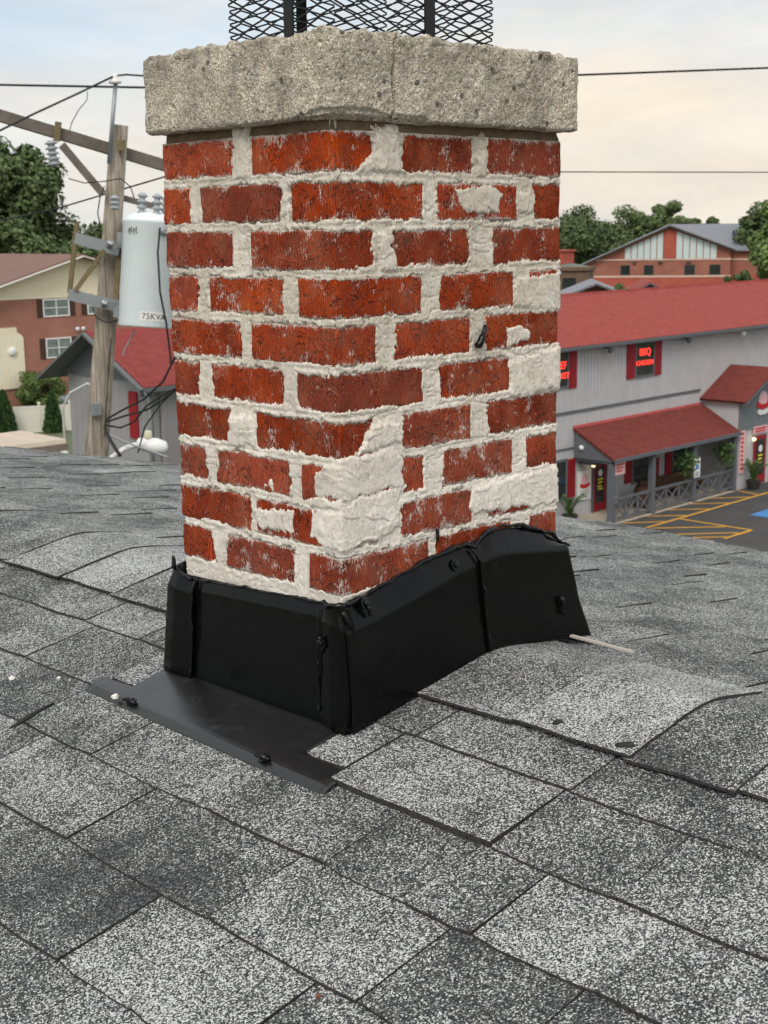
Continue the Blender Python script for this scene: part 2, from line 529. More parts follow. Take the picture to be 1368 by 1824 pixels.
class MB:
    def __init__(s):
        s.v = []; s.f = []

    def add(s, v, f):
        n = len(s.v)
        s.v += [tuple(p) for p in v]
        s.f += [tuple(i + n for i in q) for q in f]
        return s

    def box(s, x0, x1, y0, y1, z0, z1):
        v = [(x0, y0, z0), (x1, y0, z0), (x1, y1, z0), (x0, y1, z0), (x0, y0, z1), (x1, y0, z1), (x1, y1, z1), (x0, y1, z1)]
        return s.add(v, [(0, 3, 2, 1), (4, 5, 6, 7), (0, 1, 5, 4), (1, 2, 6, 5), (2, 3, 7, 6), (3, 0, 4, 7)])

    def bar(s, p, q, w, h, up=(0, 0, 1)):
        p, q = Vector(p), Vector(q)
        d = (q - p).normalized()
        sd_ = d.cross(Vector(up))
        if sd_.length < 1e-4: sd_ = d.cross(Vector((1, 0, 0)))
        sd_.normalize(); u_ = sd_.cross(d).normalized()
        v = []
        for c in (p, q):
            for a_, b_ in ((-1, -1), (1, -1), (1, 1), (-1, 1)):
                v.append(c + sd_ * a_ * w / 2 + u_ * b_ * h / 2)
        return s.add(v, [(0, 3, 2, 1), (4, 5, 6, 7), (0, 1, 5, 4), (1, 2, 6, 5), (2, 3, 7, 6), (3, 0, 4, 7)])

    def tube(s, pts, r, n=8, cap=True):
        pts = [Vector(p) for p in pts]
        rr = r if isinstance(r, (list, tuple)) else [r] * len(pts)
        v, f = [], []
        ref = None
        for i, p in enumerate(pts):
            d = (pts[min(i + 1, len(pts) - 1)] - pts[max(i - 1, 0)]).normalized()
            if ref is None:
                ref = d.cross(Vector((0, 0, 1)))
                if ref.length < 1e-3: ref = d.cross(Vector((1, 0, 0)))
            ref = (ref - d * ref.dot(d)).normalized()
            w = d.cross(ref)
            for k in range(n):
                a_ = 2 * math.pi * k / n
                v.append(p + (ref * math.cos(a_) + w * math.sin(a_)) * rr[i])
        for i in range(len(pts) - 1):
            for k in range(n):
                k2 = (k + 1) % n
                f.append((i * n + k, i * n + k2, (i + 1) * n + k2, (i + 1) * n + k))
        if cap:
            f.append(tuple(range(n - 1, -1, -1)))
            f.append(tuple(range((len(pts) - 1) * n, len(pts) * n)))
        return s.add(v, f)

    def lathe(s, prof, origin=(0, 0, 0), axis=(0, 0, 1), n=16):
        """prof: list of (r, h) along axis"""
        ax = Vector(axis).normalized()
        o = Vector(origin)
        a1 = ax.cross(Vector((0, 0, 1)))
        if a1.length < 1e-3: a1 = Vector((1, 0, 0))
        a1.normalize(); a2 = ax.cross(a1)
        v, f = [], []
        for r, h in prof:
            for k in range(n):
                t = 2 * math.pi * k / n
                v.append(o + ax * h + (a1 * math.cos(t) + a2 * math.sin(t)) * r)
        for i in range(len(prof) - 1):
            for k in range(n):
                k2 = (k + 1) % n
                f.append((i * n + k, i * n + k2, (i + 1) * n + k2, (i + 1) * n + k))
        f.append(tuple(range(n - 1, -1, -1)))
        f.append(tuple(range((len(prof) - 1) * n, len(prof) * n)))
        return s.add(v, f)

    def prism(s, poly, axis, a0, a1):
        """poly of 2D points; axis 'x','y','z' is the extrusion axis"""
        def P(p, c):
            return {'x': (c, p[0], p[1]), 'y': (p[0], c, p[1]), 'z': (p[0], p[1], c)}[axis]
        n = len(poly)
        v = [P(p, a0) for p in poly] + [P(p, a1) for p in poly]
        f = [tuple(range(n - 1, -1, -1)), tuple(range(n, 2 * n))]
        f += [(i, (i + 1) % n, n + (i + 1) % n, n + i) for i in range(n)]
        return s.add(v, f)

    def build(s, name, mat, parent=None, smooth=False, bevel=0.0, fix=True):
        me = bpy.data.meshes.new(name)
        me.from_pydata([tuple(p) for p in s.v], [], s.f)
        if fix:
            bm = bmesh.new(); bm.from_mesh(me)
            bmesh.ops.recalc_face_normals(bm, faces=bm.faces)
            if bevel:
                bmesh.ops.remove_doubles(bm, verts=bm.verts, dist=1e-6)
                bmesh.ops.bevel(bm, geom=[e_ for e_ in bm.edges if len(e_.link_faces) == 2 and e_.calc_face_angle(0) > .5],
                                offset=bevel, segments=2, affect='EDGES', clamp_overlap=True)
            bm.to_mesh(me); bm.free()
        if smooth:
            me.polygons.foreach_set('use_smooth', [True] * len(me.polygons))
            me.update()
        return mobj(name, me, mat, parent)


def solid(o, th, off=0.0):
    md = o.modifiers.new('solid', 'SOLIDIFY'); md.thickness = th; md.offset = off
    return o


def text_mesh(body, size, mat, name='lettering', parent=None, ext=.002, align='CENTER', bold=0.0):
    cu = bpy.data.curves.new(name, 'FONT')
    cu.body = body; cu.size = size; cu.extrude = ext; cu.align_x = align; cu.align_y = 'CENTER'; cu.offset = bold
    cu.resolution_u = 3
    tmp = bpy.data.objects.new('tmp', cu)
    COL.objects.link(tmp)
    bpy.context.view_layer.update()
    me = bpy.data.meshes.new_from_object(tmp.evaluated_get(bpy.context.evaluated_depsgraph_get()))
    bpy.data.objects.remove(tmp, do_unlink=True)
    me.name = name
    me.materials.clear()
    return mobj(name, me, mat, parent)


def loft(rows, nu, nv, amp=0.0, freq=8.0, seed=0, nrm=(0, 0, 1)):
    """smooth sheet through rows of polylines; returns vertex grid (nu,nv,3)"""
    rows = [np.array(r, float) for r in rows]
    res = []
    for r in rows:
        d = np.concatenate([[0], np.cumsum(np.linalg.norm(np.diff(r, axis=0), axis=1))]); d /= d[-1]
        t = np.linspace(0, 1, nu)
        res.append(np.stack([np.interp(t, d, r[:, k]) for k in range(3)], -1))
    res = np.array(res)                      # rows, nu, 3
    tt = np.linspace(0, len(rows) - 1, nv)
    i = np.clip(np.floor(tt).astype(int), 0, len(rows) - 2); fr = (tt - i)[:, None, None]
    g = res[i] * (1 - fr) + res[i + 1] * fr   # nv,nu,3
    g = np.transpose(g, (1, 0, 2))
    if amp:
        n = fb3(g[..., 0] * freq + 5, g[..., 1] * freq + 5, g[..., 2] * freq + 5, seed, 2) - .5
        g = g + n[..., None] * 2 * amp * np.array(nrm)
    return g


def sheet(name, rows, nu, nv, mat, parent, th=.0012, amp=0.0, freq=8.0, seed=0, nrm=(0, 0, 1)):
    g = loft(rows, nu, nv, amp, freq, seed, nrm)
    me = mesh_np(name, g.reshape(-1, 3), gridf(nu, nv))
    return solid(mobj(name, me, mat, parent), th)


def bead(name, pts, r, mat, parent, seed=0, n=9, step=.003, flat=.6):
    """hand-run lumpy line of sealant"""
    pts = np.array(pts, float)
    d = np.concatenate([[0], np.cumsum(np.linalg.norm(np.diff(pts, axis=0), axis=1))])
    m = max(4, int(d[-1] / step)); t = np.linspace(0, d[-1], m)
    P = np.stack([np.interp(t, d, pts[:, k]) for k in range(3)], -1)
    P += (np.stack([fb2(t * 60, t * 0 + k * 3.3, seed + k, 3) for k in range(3)], -1) - .5) * r * 2.2
    rr = [r * max(.25, .1 + 1.5 * float(q)) * (.85 + .3 * float(w)) for q, w in zip(fb2(t * 42, t * 0 + 7.7, seed + 9, 3), fb2(t * 160, t * 0 + 2.7, seed + 19, 2))]
    rr[0] *= .4; rr[-1] *= .4
    mb = MB().tube(P, rr, n)
    return mb.build(name, mat, parent, smooth=True)


# ================================================================== THE ROOF WE STAND ON
ZR, XR = -.687, .318


def zroof(x, y):
    dx = np.asarray(x, float) - XR
    z = ZR + .025 * dx - .175 * np.sqrt(dx * dx + .0016)
    return z + .010 * (fb2(np.asarray(x) * 1.7 + 4, np.asarray(y, float) * 1.7 + 9, 3, 2) - .5)


def xmax(y):
    return np.interp(y, [-4, -1.5, 0, .64, 1.10, 1.45, 2.2, 2.95, 3.54, 4.6, 6.5],
                     [1.6, 1.95, 2.22, 2.35, 2.46, 2.38, 2.13, 1.84, 1.38, .95, .45])


ys = np.linspace(-3.6, 6.4, 101)
ss = np.concatenate([np.linspace(0, 1, 70)])
gy = np.repeat(ys[:, None], 70, 1)
gx = -2.8 + (xmax(gy) + 2.8) * ss[None, :]
gz = zroof(gx, gy) - .009
deck = np.stack([gx, gy, gz], -1)
sk = deck[:, -1:, :].copy(); sk[..., 0] += .02; sk[..., 2] -= .02
sk2 = sk.copy(); sk2[..., 2] -= .22
deck = np.concatenate([deck, sk, sk2], 1)
roof = mobj('roof', mesh_np('roof', deck.reshape(-1, 3), gridf(101, 72)), M_GRAN)
roof.color = (.45, .45, .45, 1)
tag(roof, 'grey asphalt shingle roof around the brick chimney', kind='structure')

ring = [(float(xmax(y)) - .15, y) for y in np.linspace(-3.4, 6.2, 20)]
poly = [(-2.7, -3.4)] + ring + [(-2.7, 6.2)]
wall_mb = MB().prism(poly, 'z', -12.0, -1.55)
wall_mb.build('house_wall', plain('own_wall', lin((150, 140, 128)), .9), roof)


def tab_mesh(xb, xt, y0, y1, lift, th=.0021, seed=0, clampx=False, gap=.0013, hup=None):
    """one shingle tab: butt edge at xb, tucked end at xt"""
    r = random.Random(seed)
    nx, ny = 4, 5
    v = []
    sgn = 1 if xt > xb else -1
    ya, yb = min(y0, y1) + gap, max(y0, y1) - gap
    sk0, sk1 = r.uniform(-.003, .003), r.uniform(-.003, .003)
    curl = r.uniform(0, .0010)
    for j in range(ny):
        fy = j / (ny - 1)
        for i in range(nx):
            fx = i / (nx - 1)
            x = xb + (xt - xb) * fx
            y = ya + (yb - ya) * fy + (sk0 * (1 - fy) + sk1 * fy) * (1 - fx)
            if i == 0:
                x += sgn * (r.uniform(0, .0022) + (.003 if j in (0, ny - 1) else 0))
            if clampx:
                x = min(x, float(xmax(y)) - .002)
            h = (2 * th + lift + curl) * (1 - fx) + (th * .2 if hup is None else hup) * fx + (r.uniform(-.0004, .0004)) + .0025
            v.append((x, y, float(zroof(x, y)) - .009 + h))
    n = nx * ny
    low = [(p[0], p[1], p[2] - th - lift - .0010) for p in v]
    v = v + low
    f = []
    idx = lambda j, i: j * nx + i
    for j in range(ny - 1):
        for i in range(nx - 1):
            f.append((idx(j, i), idx(j, i + 1), idx(j + 1, i + 1), idx(j + 1, i)))
    rim = [idx(0, i) for i in range(nx)] + [idx(j, nx - 1) for j in range(1, ny)] + \
          [idx(ny - 1, i) for i in range(nx - 2, -1, -1)] + [idx(j, 0) for j in range(ny - 2, 0, -1)]
    for k in range(len(rim)):
        a_, b_ = rim[k], rim[(k + 1) % len(rim)]
        f.append((a_, n + a_, n + b_, b_))
    return v, f


M_EDGE = plain('asphalt_cut_edge', (.038, .034, .030), .9, var=.9, scale=160)


def mesh_from(name, v, f, mat, smooth=False, ntop=None):
    me = bpy.data.meshes.new(name)
    me.from_pydata(v, [], f)
    bm = bmesh.new(); bm.from_mesh(me)
    bmesh.ops.recalc_face_normals(bm, faces=bm.faces)
    bm.to_mesh(me); bm.free()
    if smooth:
        me.polygons.foreach_set('use_smooth', [True] * len(me.polygons))
    me.materials.append(mat)
    if ntop is not None:
        me.materials.append(M_EDGE)
        for k in range(ntop, len(me.polygons)):
            me.polygons[k].material_index = 1
    return me


# near slope, courses by butt line; cut lines read off the photograph as y positions
EXP = .155
NEAR = [
    (.035, [2.3, 2.0, 1.72, 1.50, 1.25, .99, .787, .605, .418, None, -.022, -.118, -.407, -.652, -.93, -1.25]),
    (-.120, [2.1, 1.78, 1.42, 1.13, .886, .752, .508, .440, None, -.004, -.094, -.397, -.596, -.85, -1.14, -1.4]),
    (-.262, [1.9, 1.55, 1.2, .95, .70, .52, .31, .018, -.24, -.384, -.495, -.673, -.92, -1.2]),
    (-.418, [1.6, 1.25, .92, .66, .493, .44, .403, .13, -.197, -.464, -.66, -.93, -1.2]),
    (-.573, [1.3, .98, .60, .248, -.10, -.255, -.401, -.70, -1.0]),
    (-.729, [1.1, .75, .45, .10, -.167, -.45, -.74, -1.0]),
    (-.884, [1.0, .6, .25, -.05, -.3, -.6, -.9]),
    (-1.04, [.8, .45, .1, -.25, -.5, -.8]),
]
TONES = {(0, 3): .5, (1, 9): .55, (2, 9): .45, (2, 10): .86, (2, 6): .62, (2, 7): .45, (2, 8): .30, (3, 5): .85, (4, 4): .84, (4, 5): .78,
         (4, 3): .35, (3, 7): .35, (3, 8): .55, (1, 11): .42, (1, 10): .68, (1, 12): .55, (0, 12): .45, (0, 11): .58, (0, 13): .6, (3, 6): .5, (2, 5): .55}
TABS = []
for k, (xb, cuts) in enumerate(NEAR):
    xt = xb + EXP + .05
    for j in range(len(cuts) - 1):
        y0, y1 = cuts[j], cuts[j + 1]
        if y0 is None or y1 is None:
            continue
        rr = random.Random(k * 100 + j)
        lift = (.0015 if (j + k) % 2 else .0) + rr.uniform(0, .0006)
        xbb = xb; hup = None
        if k == 1 and y1 < .45 and y1 > -.1:
            xbb = -.088; lift = .0045; hup = .0030                  # these two lie over the ends of the apron
        if k == 1 and abs(y0 + .094) < .01:
            lift = .0065
        if k == 0 and abs(y0 + .022) < .01:
            lift = .0025
        tone = TONES.get((k, j), rr.uniform(.25, .7))
        TABS.append((tab_mesh(xbb, xt, y0, y1, lift, seed=k * 77 + j, hup=hup), tone, (xb + .07, (y0 + y1) / 2), abs(y0 - y1)))
# far slope
rf = random.Random(5)
for k in range(14):
    xb = .62 + .150 * k
    y = 5.2 + rf.uniform(0, .3)
    j = 0
    while y > -2.2:
        w = rf.choice([.11, .15, .19, .23, .27, .31]) * rf.uniform(.85, 1.15)
        y2 = y - w
        yc = (y + y2) / 2
        hit = (xb - .2 < .54) and (y2 < .44 and y > -.03)
        if xb - .16 < float(xmax(yc)) - .01 and not hit:
            lift = (.0030 if j % 2 else .0) + rf.uniform(0, .0010)
            TABS.append((tab_mesh(xb, xb - .21, y, y2, lift, seed=9000 + k * 300 + j, clampx=True, gap=rf.choice([.0008, .0016, .0034])),
                         rf.uniform(.34, .72), (xb - .07, yc), w))
        y = y2; j += 1


def inview(x, y, mx=.06):
    q = np.array(RW) @ (np.array([x, y, float(zroof(x, y))]) - np.array(CAM_LOC))
    if q[2] > -.1: return 0.0
    u_, v_ = .5 + 2450 * q[0] / -q[2] / 1368, .5 - 2450 * q[1] / -q[2] / 1824
    return 1.0 / q[2] ** 2 if (-mx < u_ < 1 + mx and -mx < v_ < 1 + mx) else 0.0


TABS.sort(key=lambda t: -(inview(*t[2]) * (1 + t[3]) * (1 if t[2][0] < .3 else .5)))
n_single = 0
rest = MB()
for (v, f), tone, c, w in TABS:
    if inview(*c, mx=.12) > 0 and n_single < 286:
        o = mobj('shingle', mesh_from('shingle', v, f, M_GRAN, ntop=12), None, roof)
        o.color = (tone, tone, tone, 1)
        n_single += 1
    else:
        rest.add(v, f)
if rest.v:
    o = rest.build('shingles_beyond', M_GRAN, roof)
    o.color = (.5, .5, .5, 1)
    tag(o, kind='stuff')


def ridge_cap(y0, y1, tone, seed, lift=0.0):
    r = random.Random(seed)
    nx, ny = 15, 5
    xs = np.linspace(.135 + r.uniform(-.006, .006), .475, nx)
    v = []
    for j in range(ny):
        fy = j / (ny - 1)
        for i in range(nx):
            y = y0 + (y1 - y0) * fy + r.uniform(-.001, .001) + .010 * (((i / (nx - 1)) - .5) ** 2) * (1 if j == ny - 1 else 0)
            x = xs[i] + (r.uniform(-.0025, .0025) if i in (0, nx - 1) else 0)
            # exposed edge (low y) rides on the next piece
            h = (.0050 + lift + .0034 * fy) * (1 - .75 * max(0, (i - 8) / (nx - 9))) + .004 * float(fb2(np.array(x * 9), np.array(y * 9), seed, 2) - .5)
            v.append((x, y, float(zroof(x, y)) + h))
    n = nx * ny
    v += [(p[0], p[1], p[2] - .0045) for p in v]
    f = []
    idx = lambda j, i: j * nx + i
    for j in range(ny - 1):
        for i in range(nx - 1):
            f.append((idx(j, i), idx(j, i + 1), idx(j + 1, i + 1), idx(j + 1, i)))
    rim = [idx(0, i) for i in range(nx)] + [idx(j, nx - 1) for j in range(1, ny)] + \
          [idx(ny - 1, i) for i in range(nx - 2, -1, -1)] + [idx(j, 0) for j in range(ny - 2, 0, -1)]
    for q in range(len(rim)):
        a_, b_ = rim[q], rim[(q + 1) % len(rim)]
        f.append((a_, n + a_, n + b_, b_))
    o = mobj('ridge_cap', mesh_from('ridge_cap', v, f, M_GRAN, ntop=56), None, roof)
    o.color = (tone, tone, tone, 1)


CAPS = [(3.3, 2.9, .4), (2.9, 2.5, .6), (2.5, 2.05, .45), (2.05, 1.66, .7), (1.66, 1.27, .46), (1.27, 1.05, .80), (1.05, .846, .92), (.846, .62, .55), (.62, .41, .74),
        (.0, -.213, .62), (-.213, -.425, .95), (-.425, -.59, .36), (-.59, -.86, .5), (-.86, -1.2, .7), (-1.2, -1.5, .5)]
for i, (y0, y1, tn) in enumerate(CAPS):
    ridge_cap(y0, y1 - .012, tn, 40 + i, lift=.003 if i in (10,) else 0.0)

# ================================================================== CHIMNEY
chim = empty('chimney', (0, 0, 0))
tag(chim, 'red brick chimney with smeared white mortar and thick concrete cap', 'chimney')
XW, YW = .511, .405
ZTOP, PITCH, BH = .1352, .069, .0577
LROWS = [[(.409, .226), (.182, 0)], [(.412, .336), (.312, .121), (.096, 0)], [(.411, .230), (.190, 0)], [(.409, .331), (.300, .117), (.084, 0)],
         [(.407, .224), (.196, 0)], [(.405, .338), (.303, .121), (.093, 0)], [(.404, .255), (.194, 0)], [(.400, .326), (.300, .117), (.086, 0)],
         [(.400, .216), (.198, 0)], [(.397, .320), (.285, .110), (.073, 0)]]
RROWS = [[(0, .078), (.139, .293), (.327, .511)], [(0, .182), (.213, .398), (.441, .512)], [(0, .078), (.114, .286), (.340, .512)],
         [(0, .177), (.220, .393), (.43, .509)], [(0, .081), (.120, .288), (.326, .511)], [(0, .180), (.216, .386), (.42, .508)],
         [(0, .072), (.133, .288), (.329, .511)], [(0, .181), (.222, .391), (.425, .511)], [(0, .078), (.128, .292), (.33, .508)],
         [(0, .190), (.209, .390), (.438, .510)]]
LP = [[(.228, .155), (.182, .155), (.184, .07), (.226, .07)], [(.263, -.287), (.197, -.286), (.195, -.339), (.282, -.348), (.27, -.319)], [(.061, -.352), (-.01, -.331), (-.01, -.398), (.063, -.401)],
      [(.184, -.387), (.156, -.379), (.15, -.405), (.184, -.402)], [(.218, -.428), (.097, -.42), (.102, -.47), (.202, -.471)],
      [(.073, -.413), (-.01, -.407), (-.01, -.475), (.035, -.481), (.073, -.465)], [(.075, -.395), (-.01, -.39), (-.01, -.42), (.075, -.42)]]
RP = [[(.295, .141), (.326, .141), (.327, .07), (.295, .07)], [(.074, .148), (.133, .148), (.14, .085), (.172, .076), (.034, .074), (.051, .091), (.076, .111)],
      [(.239, .062), (.317, .07), (.371, .055), (.361, .037), (.361, .015), (.277, .015), (.258, .032)],
      [(.391, .059), (.441, .06), (.448, .015), (.387, .015)], [(.08, -.004), (.111, -.004), (.13, -.054), (.134, -.071), (.083, -.069)],
      [(.392, -.079), (.52, -.069), (.52, -.149), (.393, -.133)], [(.372, -.16), (.407, -.153), (.441, -.173), (.437, -.187), (.372, -.201)],
      [(.38, -.215), (.52, -.196), (.52, -.283), (.38, -.282)], [(.067, -.284), (.134, -.287), (.136, -.326), (.112, -.332), (.024, -.337), (.041, -.315)],
      [(-.01, -.331), (.112, -.323), (.138, -.344), (.135, -.361), (.145, -.398), (-.01, -.403)],
      [(-.01, -.390), (.154, -.386), (.129, -.413), (.128, -.449), (.134, -.459), (.008, -.481), (-.01, -.475)],
      [(.287, -.412), (.52, -.404), (.52, -.482), (.297, -.466), (.277, -.449)]]


def rounded_brick(name, x0, x1, y0, y1, z0, z1, seed, step=.0075, r=.0035, amp=.0011):
    c = np.array([(x0 + x1) / 2, (y0 + y1) / 2, (z0 + z1) / 2])
    a_ = np.array([x1 - x0, y1 - y0, z1 - z0]) / 2
    V, Fc, off = [], [], 0
    for ax in range(3):
        u_, w_ = [k for k in range(3) if k != ax]
        nu = max(3, int(2 * a_[u_] / step) + 1); nw = max(3, int(2 * a_[w_] / step) + 1)

        def line(h, n):
            return np.concatenate([[-h, -h + r * .4, -h + r], np.linspace(-h + r, h - r, n)[1:-1], [h - r, h - r * .4, h]])
        lu, lw = line(a_[u_], nu), line(a_[w_], nw)
        for sg in (-1, 1):
            g = np.zeros((len(lu), len(lw), 3))
            g[..., u_] = lu[:, None]; g[..., w_] = lw[None, :]; g[..., ax] = sg * a_[ax]
            V.append(g.reshape(-1, 3))
            f = gridf(len(lu), len(lw), off)
            if (sg == 1) != (ax == 1): f = f[:, ::1]
            else: f = f[:, ::-1]
            Fc.append(f); off += len(lu) * len(lw)
    V = np.concatenate(V); Fc = np.concatenate(Fc)
    inner = np.clip(V, -(a_ - r), a_ - r)
    d = V - inner
    L = np.linalg.norm(d, axis=1, keepdims=True); L[L == 0] = 1
    nrm = d / L
    V = inner + nrm * r
    w = V + c
    n1 = fb3(w[:, 0] * 45, w[:, 1] * 45, w[:, 2] * 45, seed, 3) - .5
    n2 = fb3(w[:, 0] * 190, w[:, 1] * 190, w[:, 2] * 60, seed + 4, 2) - .5
    edge = np.clip((np.abs(V) > (a_ - .007)).sum(1) - 1, 0, 1)
    V = V + nrm * (n1 * amp * 1.6 + n2 * amp * (1 + 2.2 * edge))[:, None]
    me = mesh_np(name, V, Fc)
    bm = bmesh.new(); bm.from_mesh(me)
    bmesh.ops.remove_doubles(bm, verts=bm.verts, dist=1e-5)
    bm.to_mesh(me); bm.free()
    me.polygons.foreach_set('use_smooth', [True] * len(me.polygons))
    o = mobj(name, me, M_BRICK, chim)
    o.location = c
    return o


rb = random.Random(21)
for i in range(10):
    z1 = ZTOP - PITCH * i
    z0 = z1 - BH
    J = lambda s=.0013: rb.uniform(-s, s)
    corner_y = LROWS[i][-1][0]; corner_x = RROWS[i][0][1]
    px, py = J(), J()
    rounded_brick('brick', px, corner_x, py, corner_y, z0 + J(.001), z1 + J(.001), i * 10)
    for q, (ya, yb) in enumerate(LROWS[i][:-1]):
        rounded_brick('brick', J(), .092, yb, ya, z0 + J(), z1 + J(), i * 10 + 1 + q)
    for q, (xa, xb) in enumerate(RROWS[i][1:]):
        rounded_brick('brick', xa, xb, J(), .092, z0 + J(), z1 + J(), i * 10 + 5 + q)
    # the two faces turned away
    for (ya, yb) in ([(.102, .292)] if i % 2 else [(.102, .196), (.206, .305)]):
        rounded_brick('brick', XW - .092, XW + J(), ya, yb, z0, z1, i * 10 + 8, step=.03)
    for (xa, xb) in ([(.102, .29), (.3, XW)] if i % 2 else [(.102, .2), (.21, .4), (.41, XW)]):
        rounded_brick('brick', xa, xb, YW - .092, YW - .004 + J(), z0, z1, i * 10 + 9, step=.03)


def poly_sd(px, pz, poly):
    """signed distance, positive inside"""
    d = np.full(px.shape, 1e9); ins = np.zeros(px.shape, bool)
    n = len(poly)
    for k in range(n):
        ax, az = poly[k]; bx_, bz = poly[(k + 1) % n]
        ex, ez = bx_ - ax, bz - az
        t = np.clip(((px - ax) * ex + (pz - az) * ez) / (ex * ex + ez * ez + 1e-12), 0, 1)
        d = np.minimum(d, np.hypot(px - ax - t * ex, pz - az - t * ez))
        c = ((az > pz) != (bz > pz)) & (px < (bx_ - ax) * (pz - az) / (bz - az + 1e-12) + ax)
        ins ^= c
    return np.where(ins, d, -d)


def face_height(u, z, rows, patches, seed):
    s = np.full(u.shape, -.02)
    for i in range(10):
        z1 = ZTOP - PITCH * i; z0 = z1 - BH
        for a_, b_ in rows[i]:
            lo, hi = min(a_, b_), max(a_, b_)
            if lo <= .001: lo = -.05
            if hi >= .5 or (hi > .39 and rows is LROWS): hi += .05
            d = np.minimum(np.minimum(u - lo, hi - u), np.minimum(z - z0, z1 - z))
            s = np.maximum(s, d)
    rag = (fb2(u * 110, z * 110, seed, 4) - .5) * .014 + (fb2(u * 520, z * 130, seed + 11, 2) - .5) * .0105
    low = fb2(u * 16, z * 22, seed + 20, 3)                   # how far the joint is buttered over the arris
    e_ = s + rag - .0065 * (low - .38) * 2
    cover = 1 - sst(-.0025, .0052, e_)
    lump = fb2(u * 55, z * 90, seed + 2, 4) - .5
    fine = fb2(u * 260, z * 260, seed + 5, 3) - .5
    hj = -.0007 + .0020 * lump + .0013 * fine + .0022 * np.exp(-(s / .005) ** 2) * np.clip(low * 2 - .3, 0, 1.4)
    tool = np.abs(fb2(u * 12, z * 60, seed + 8, 2) - .5)
    hj -= .0018 * sst(.03, .0, tool)                           # cracks and trowel laps
    h = hj * cover - .009 * (1 - cover)
    h = np.where(z > .1362 + .002 * (fb2(u * 80, z * 0, seed + 3, 2) - .5), -.018, h)
    for k, pg in enumerate(patches):
        sdp = poly_sd(u, z, pg) + (fb2(u * 70, z * 70, seed + 30 + k, 4) - .5) * .014 + (fb2(u * 380, z * 150, seed + 33, 2) - .5) * .008
        pc = sst(-.004, .010, sdp)
        trow = np.abs(fb2(u * 22 + z * 9, z * 30 - u * 6, seed + 50 + k, 3) - .5)
        lap = fb2(u * 14 + z * 20, z * 26 - u * 5, seed + 70 + k, 2)
        hp = .0024 + .0036 * (fb2(u * 20, z * 20, seed + 60 + k, 3) - .35) + .0018 * (lap * 4 - np.floor(lap * 4)) * sst(.45, .6, fb2(u * 18, z * 18, seed + 80, 2)) + .0009 * fine + .0010 * (fb2(u * 120, z * 120, seed + 90, 2) - .5)
        h = np.maximum(h, hp * pc - .009 * (1 - pc))
    return h


yl = np.linspace(YW, 0, 232)
xr_ = np.linspace(0, XW, 292)
zf = np.concatenate([np.linspace(.1495, -.60, 430), np.linspace(-.62, -.82, 8)])
pts = []       # list of (x, y, nx, ny, kind, u)
for y in yl: pts.append((0, y, -1, 0, 0, y))
for x in xr_[1:]: pts.append((x, 0, 0, -1, 1, x))
for y in np.linspace(0, YW, 30)[1:]: pts.append((XW, y, 1, 0, 2, y))
for x in np.linspace(XW, 0, 38)[1:-1]: pts.append((x, YW, 0, 1, 3, x))
A = np.array(pts)
n_t = len(A)
U = np.repeat(A[:, 5][:, None], len(zf), 1); Z = np.repeat(zf[None, :], n_t, 0)
KD = A[:, 4]
H = np.full(U.shape, -.0035)
mL = KD == 0; mR = KD == 1
H[mL] = face_height(U[mL], Z[mL], LROWS, LP, 100)
cornerrow = np.zeros_like(H[:1])
H[mR] = face_height(U[mR], Z[mR], RROWS, RP, 200)
# where the faces meet the profile is shared
k0 = int(np.where(mL)[0][-1])
for w_ in range(1, 5):
    f_ = (5 - w_) / 5 * .5
    a_ = H[k0 - w_].copy(); b_ = H[k0 + w_].copy()
    H[k0 - w_] = a_ * (1 - f_) + b_ * f_; H[k0 + w_] = b_ * (1 - f_) + a_ * f_
H[k0] = (H[k0 - 1] + H[k0 + 1]) / 2
NX, NY = A[:, 2].copy(), A[:, 3].copy()
NX[k0], NY[k0] = -.72, -.72
kR = int(np.where(mR)[0][-1]); NX[kR], NY[kR] = .7, -.7; NX[0], NY[0] = -.7, .7
yedge = np.interp(zf, [-.82, -.5, .15], [.390, .395, .409])
BX = np.repeat(A[:, 0][:, None], len(zf), 1)
BY = A[:, 1][:, None] * (yedge / YW)[None, :]
VX = BX + NX[:, None] * H; VY = BY + NY[:, None] * H
mv = np.stack([VX, VY, Z], -1).reshape(-1, 3)
mo = mobj('mortar', mesh_np('mortar', mv, gridf(n_t, len(zf), closed=True)[:, ::-1]), M_MORT, chim)
tag(mo, 'whitish mortar joints and smears over the red bricks')

# brown bed under the cap, chipped along its edge
per = np.cumsum([0, .411, .511, .411, .511]); per_t = np.concatenate([np.linspace(per[q], per[q + 1], 60, endpoint=False) for q in range(4)])
bx_ = np.interp(per_t, per, [0, 0, .511, .511, 0]); by_ = np.interp(per_t, per, [.407, 0, 0, .407, .407])
zb = np.array([.1300, .1330, .1385, .1440, .1515])
BXX = np.repeat(bx_[:, None], 5, 1); BYY = np.repeat(by_[:, None], 5, 1); BZZ = np.repeat(zb[None, :], 240, 0)
hb = .0035 * (fb3(BXX * 60, BYY * 60, BZZ * 60, 3, 3) - .5) * 2 - .003 - np.array([.004, .0005, 0, .0005, .002])[None, :]
cxx, cyy = BXX - .2555, BYY - .2035
BXX = BXX + np.sign(cxx) * hb * (np.abs(cxx) > .25); BYY = BYY + np.sign(cyy) * hb * (np.abs(cyy) > .198)
mobj('mortar_bed', mesh_np('mortar_bed', np.stack([BXX, BYY, BZZ], -1).reshape(-1, 3), gridf(240, 5, closed=True)[:, ::-1]), M_BED, chim)

# concrete cap
CX0, CX1, CY0, CY1, CZ0, CZ1 = -.021, .531, -.021, .4265, .1500, .2705


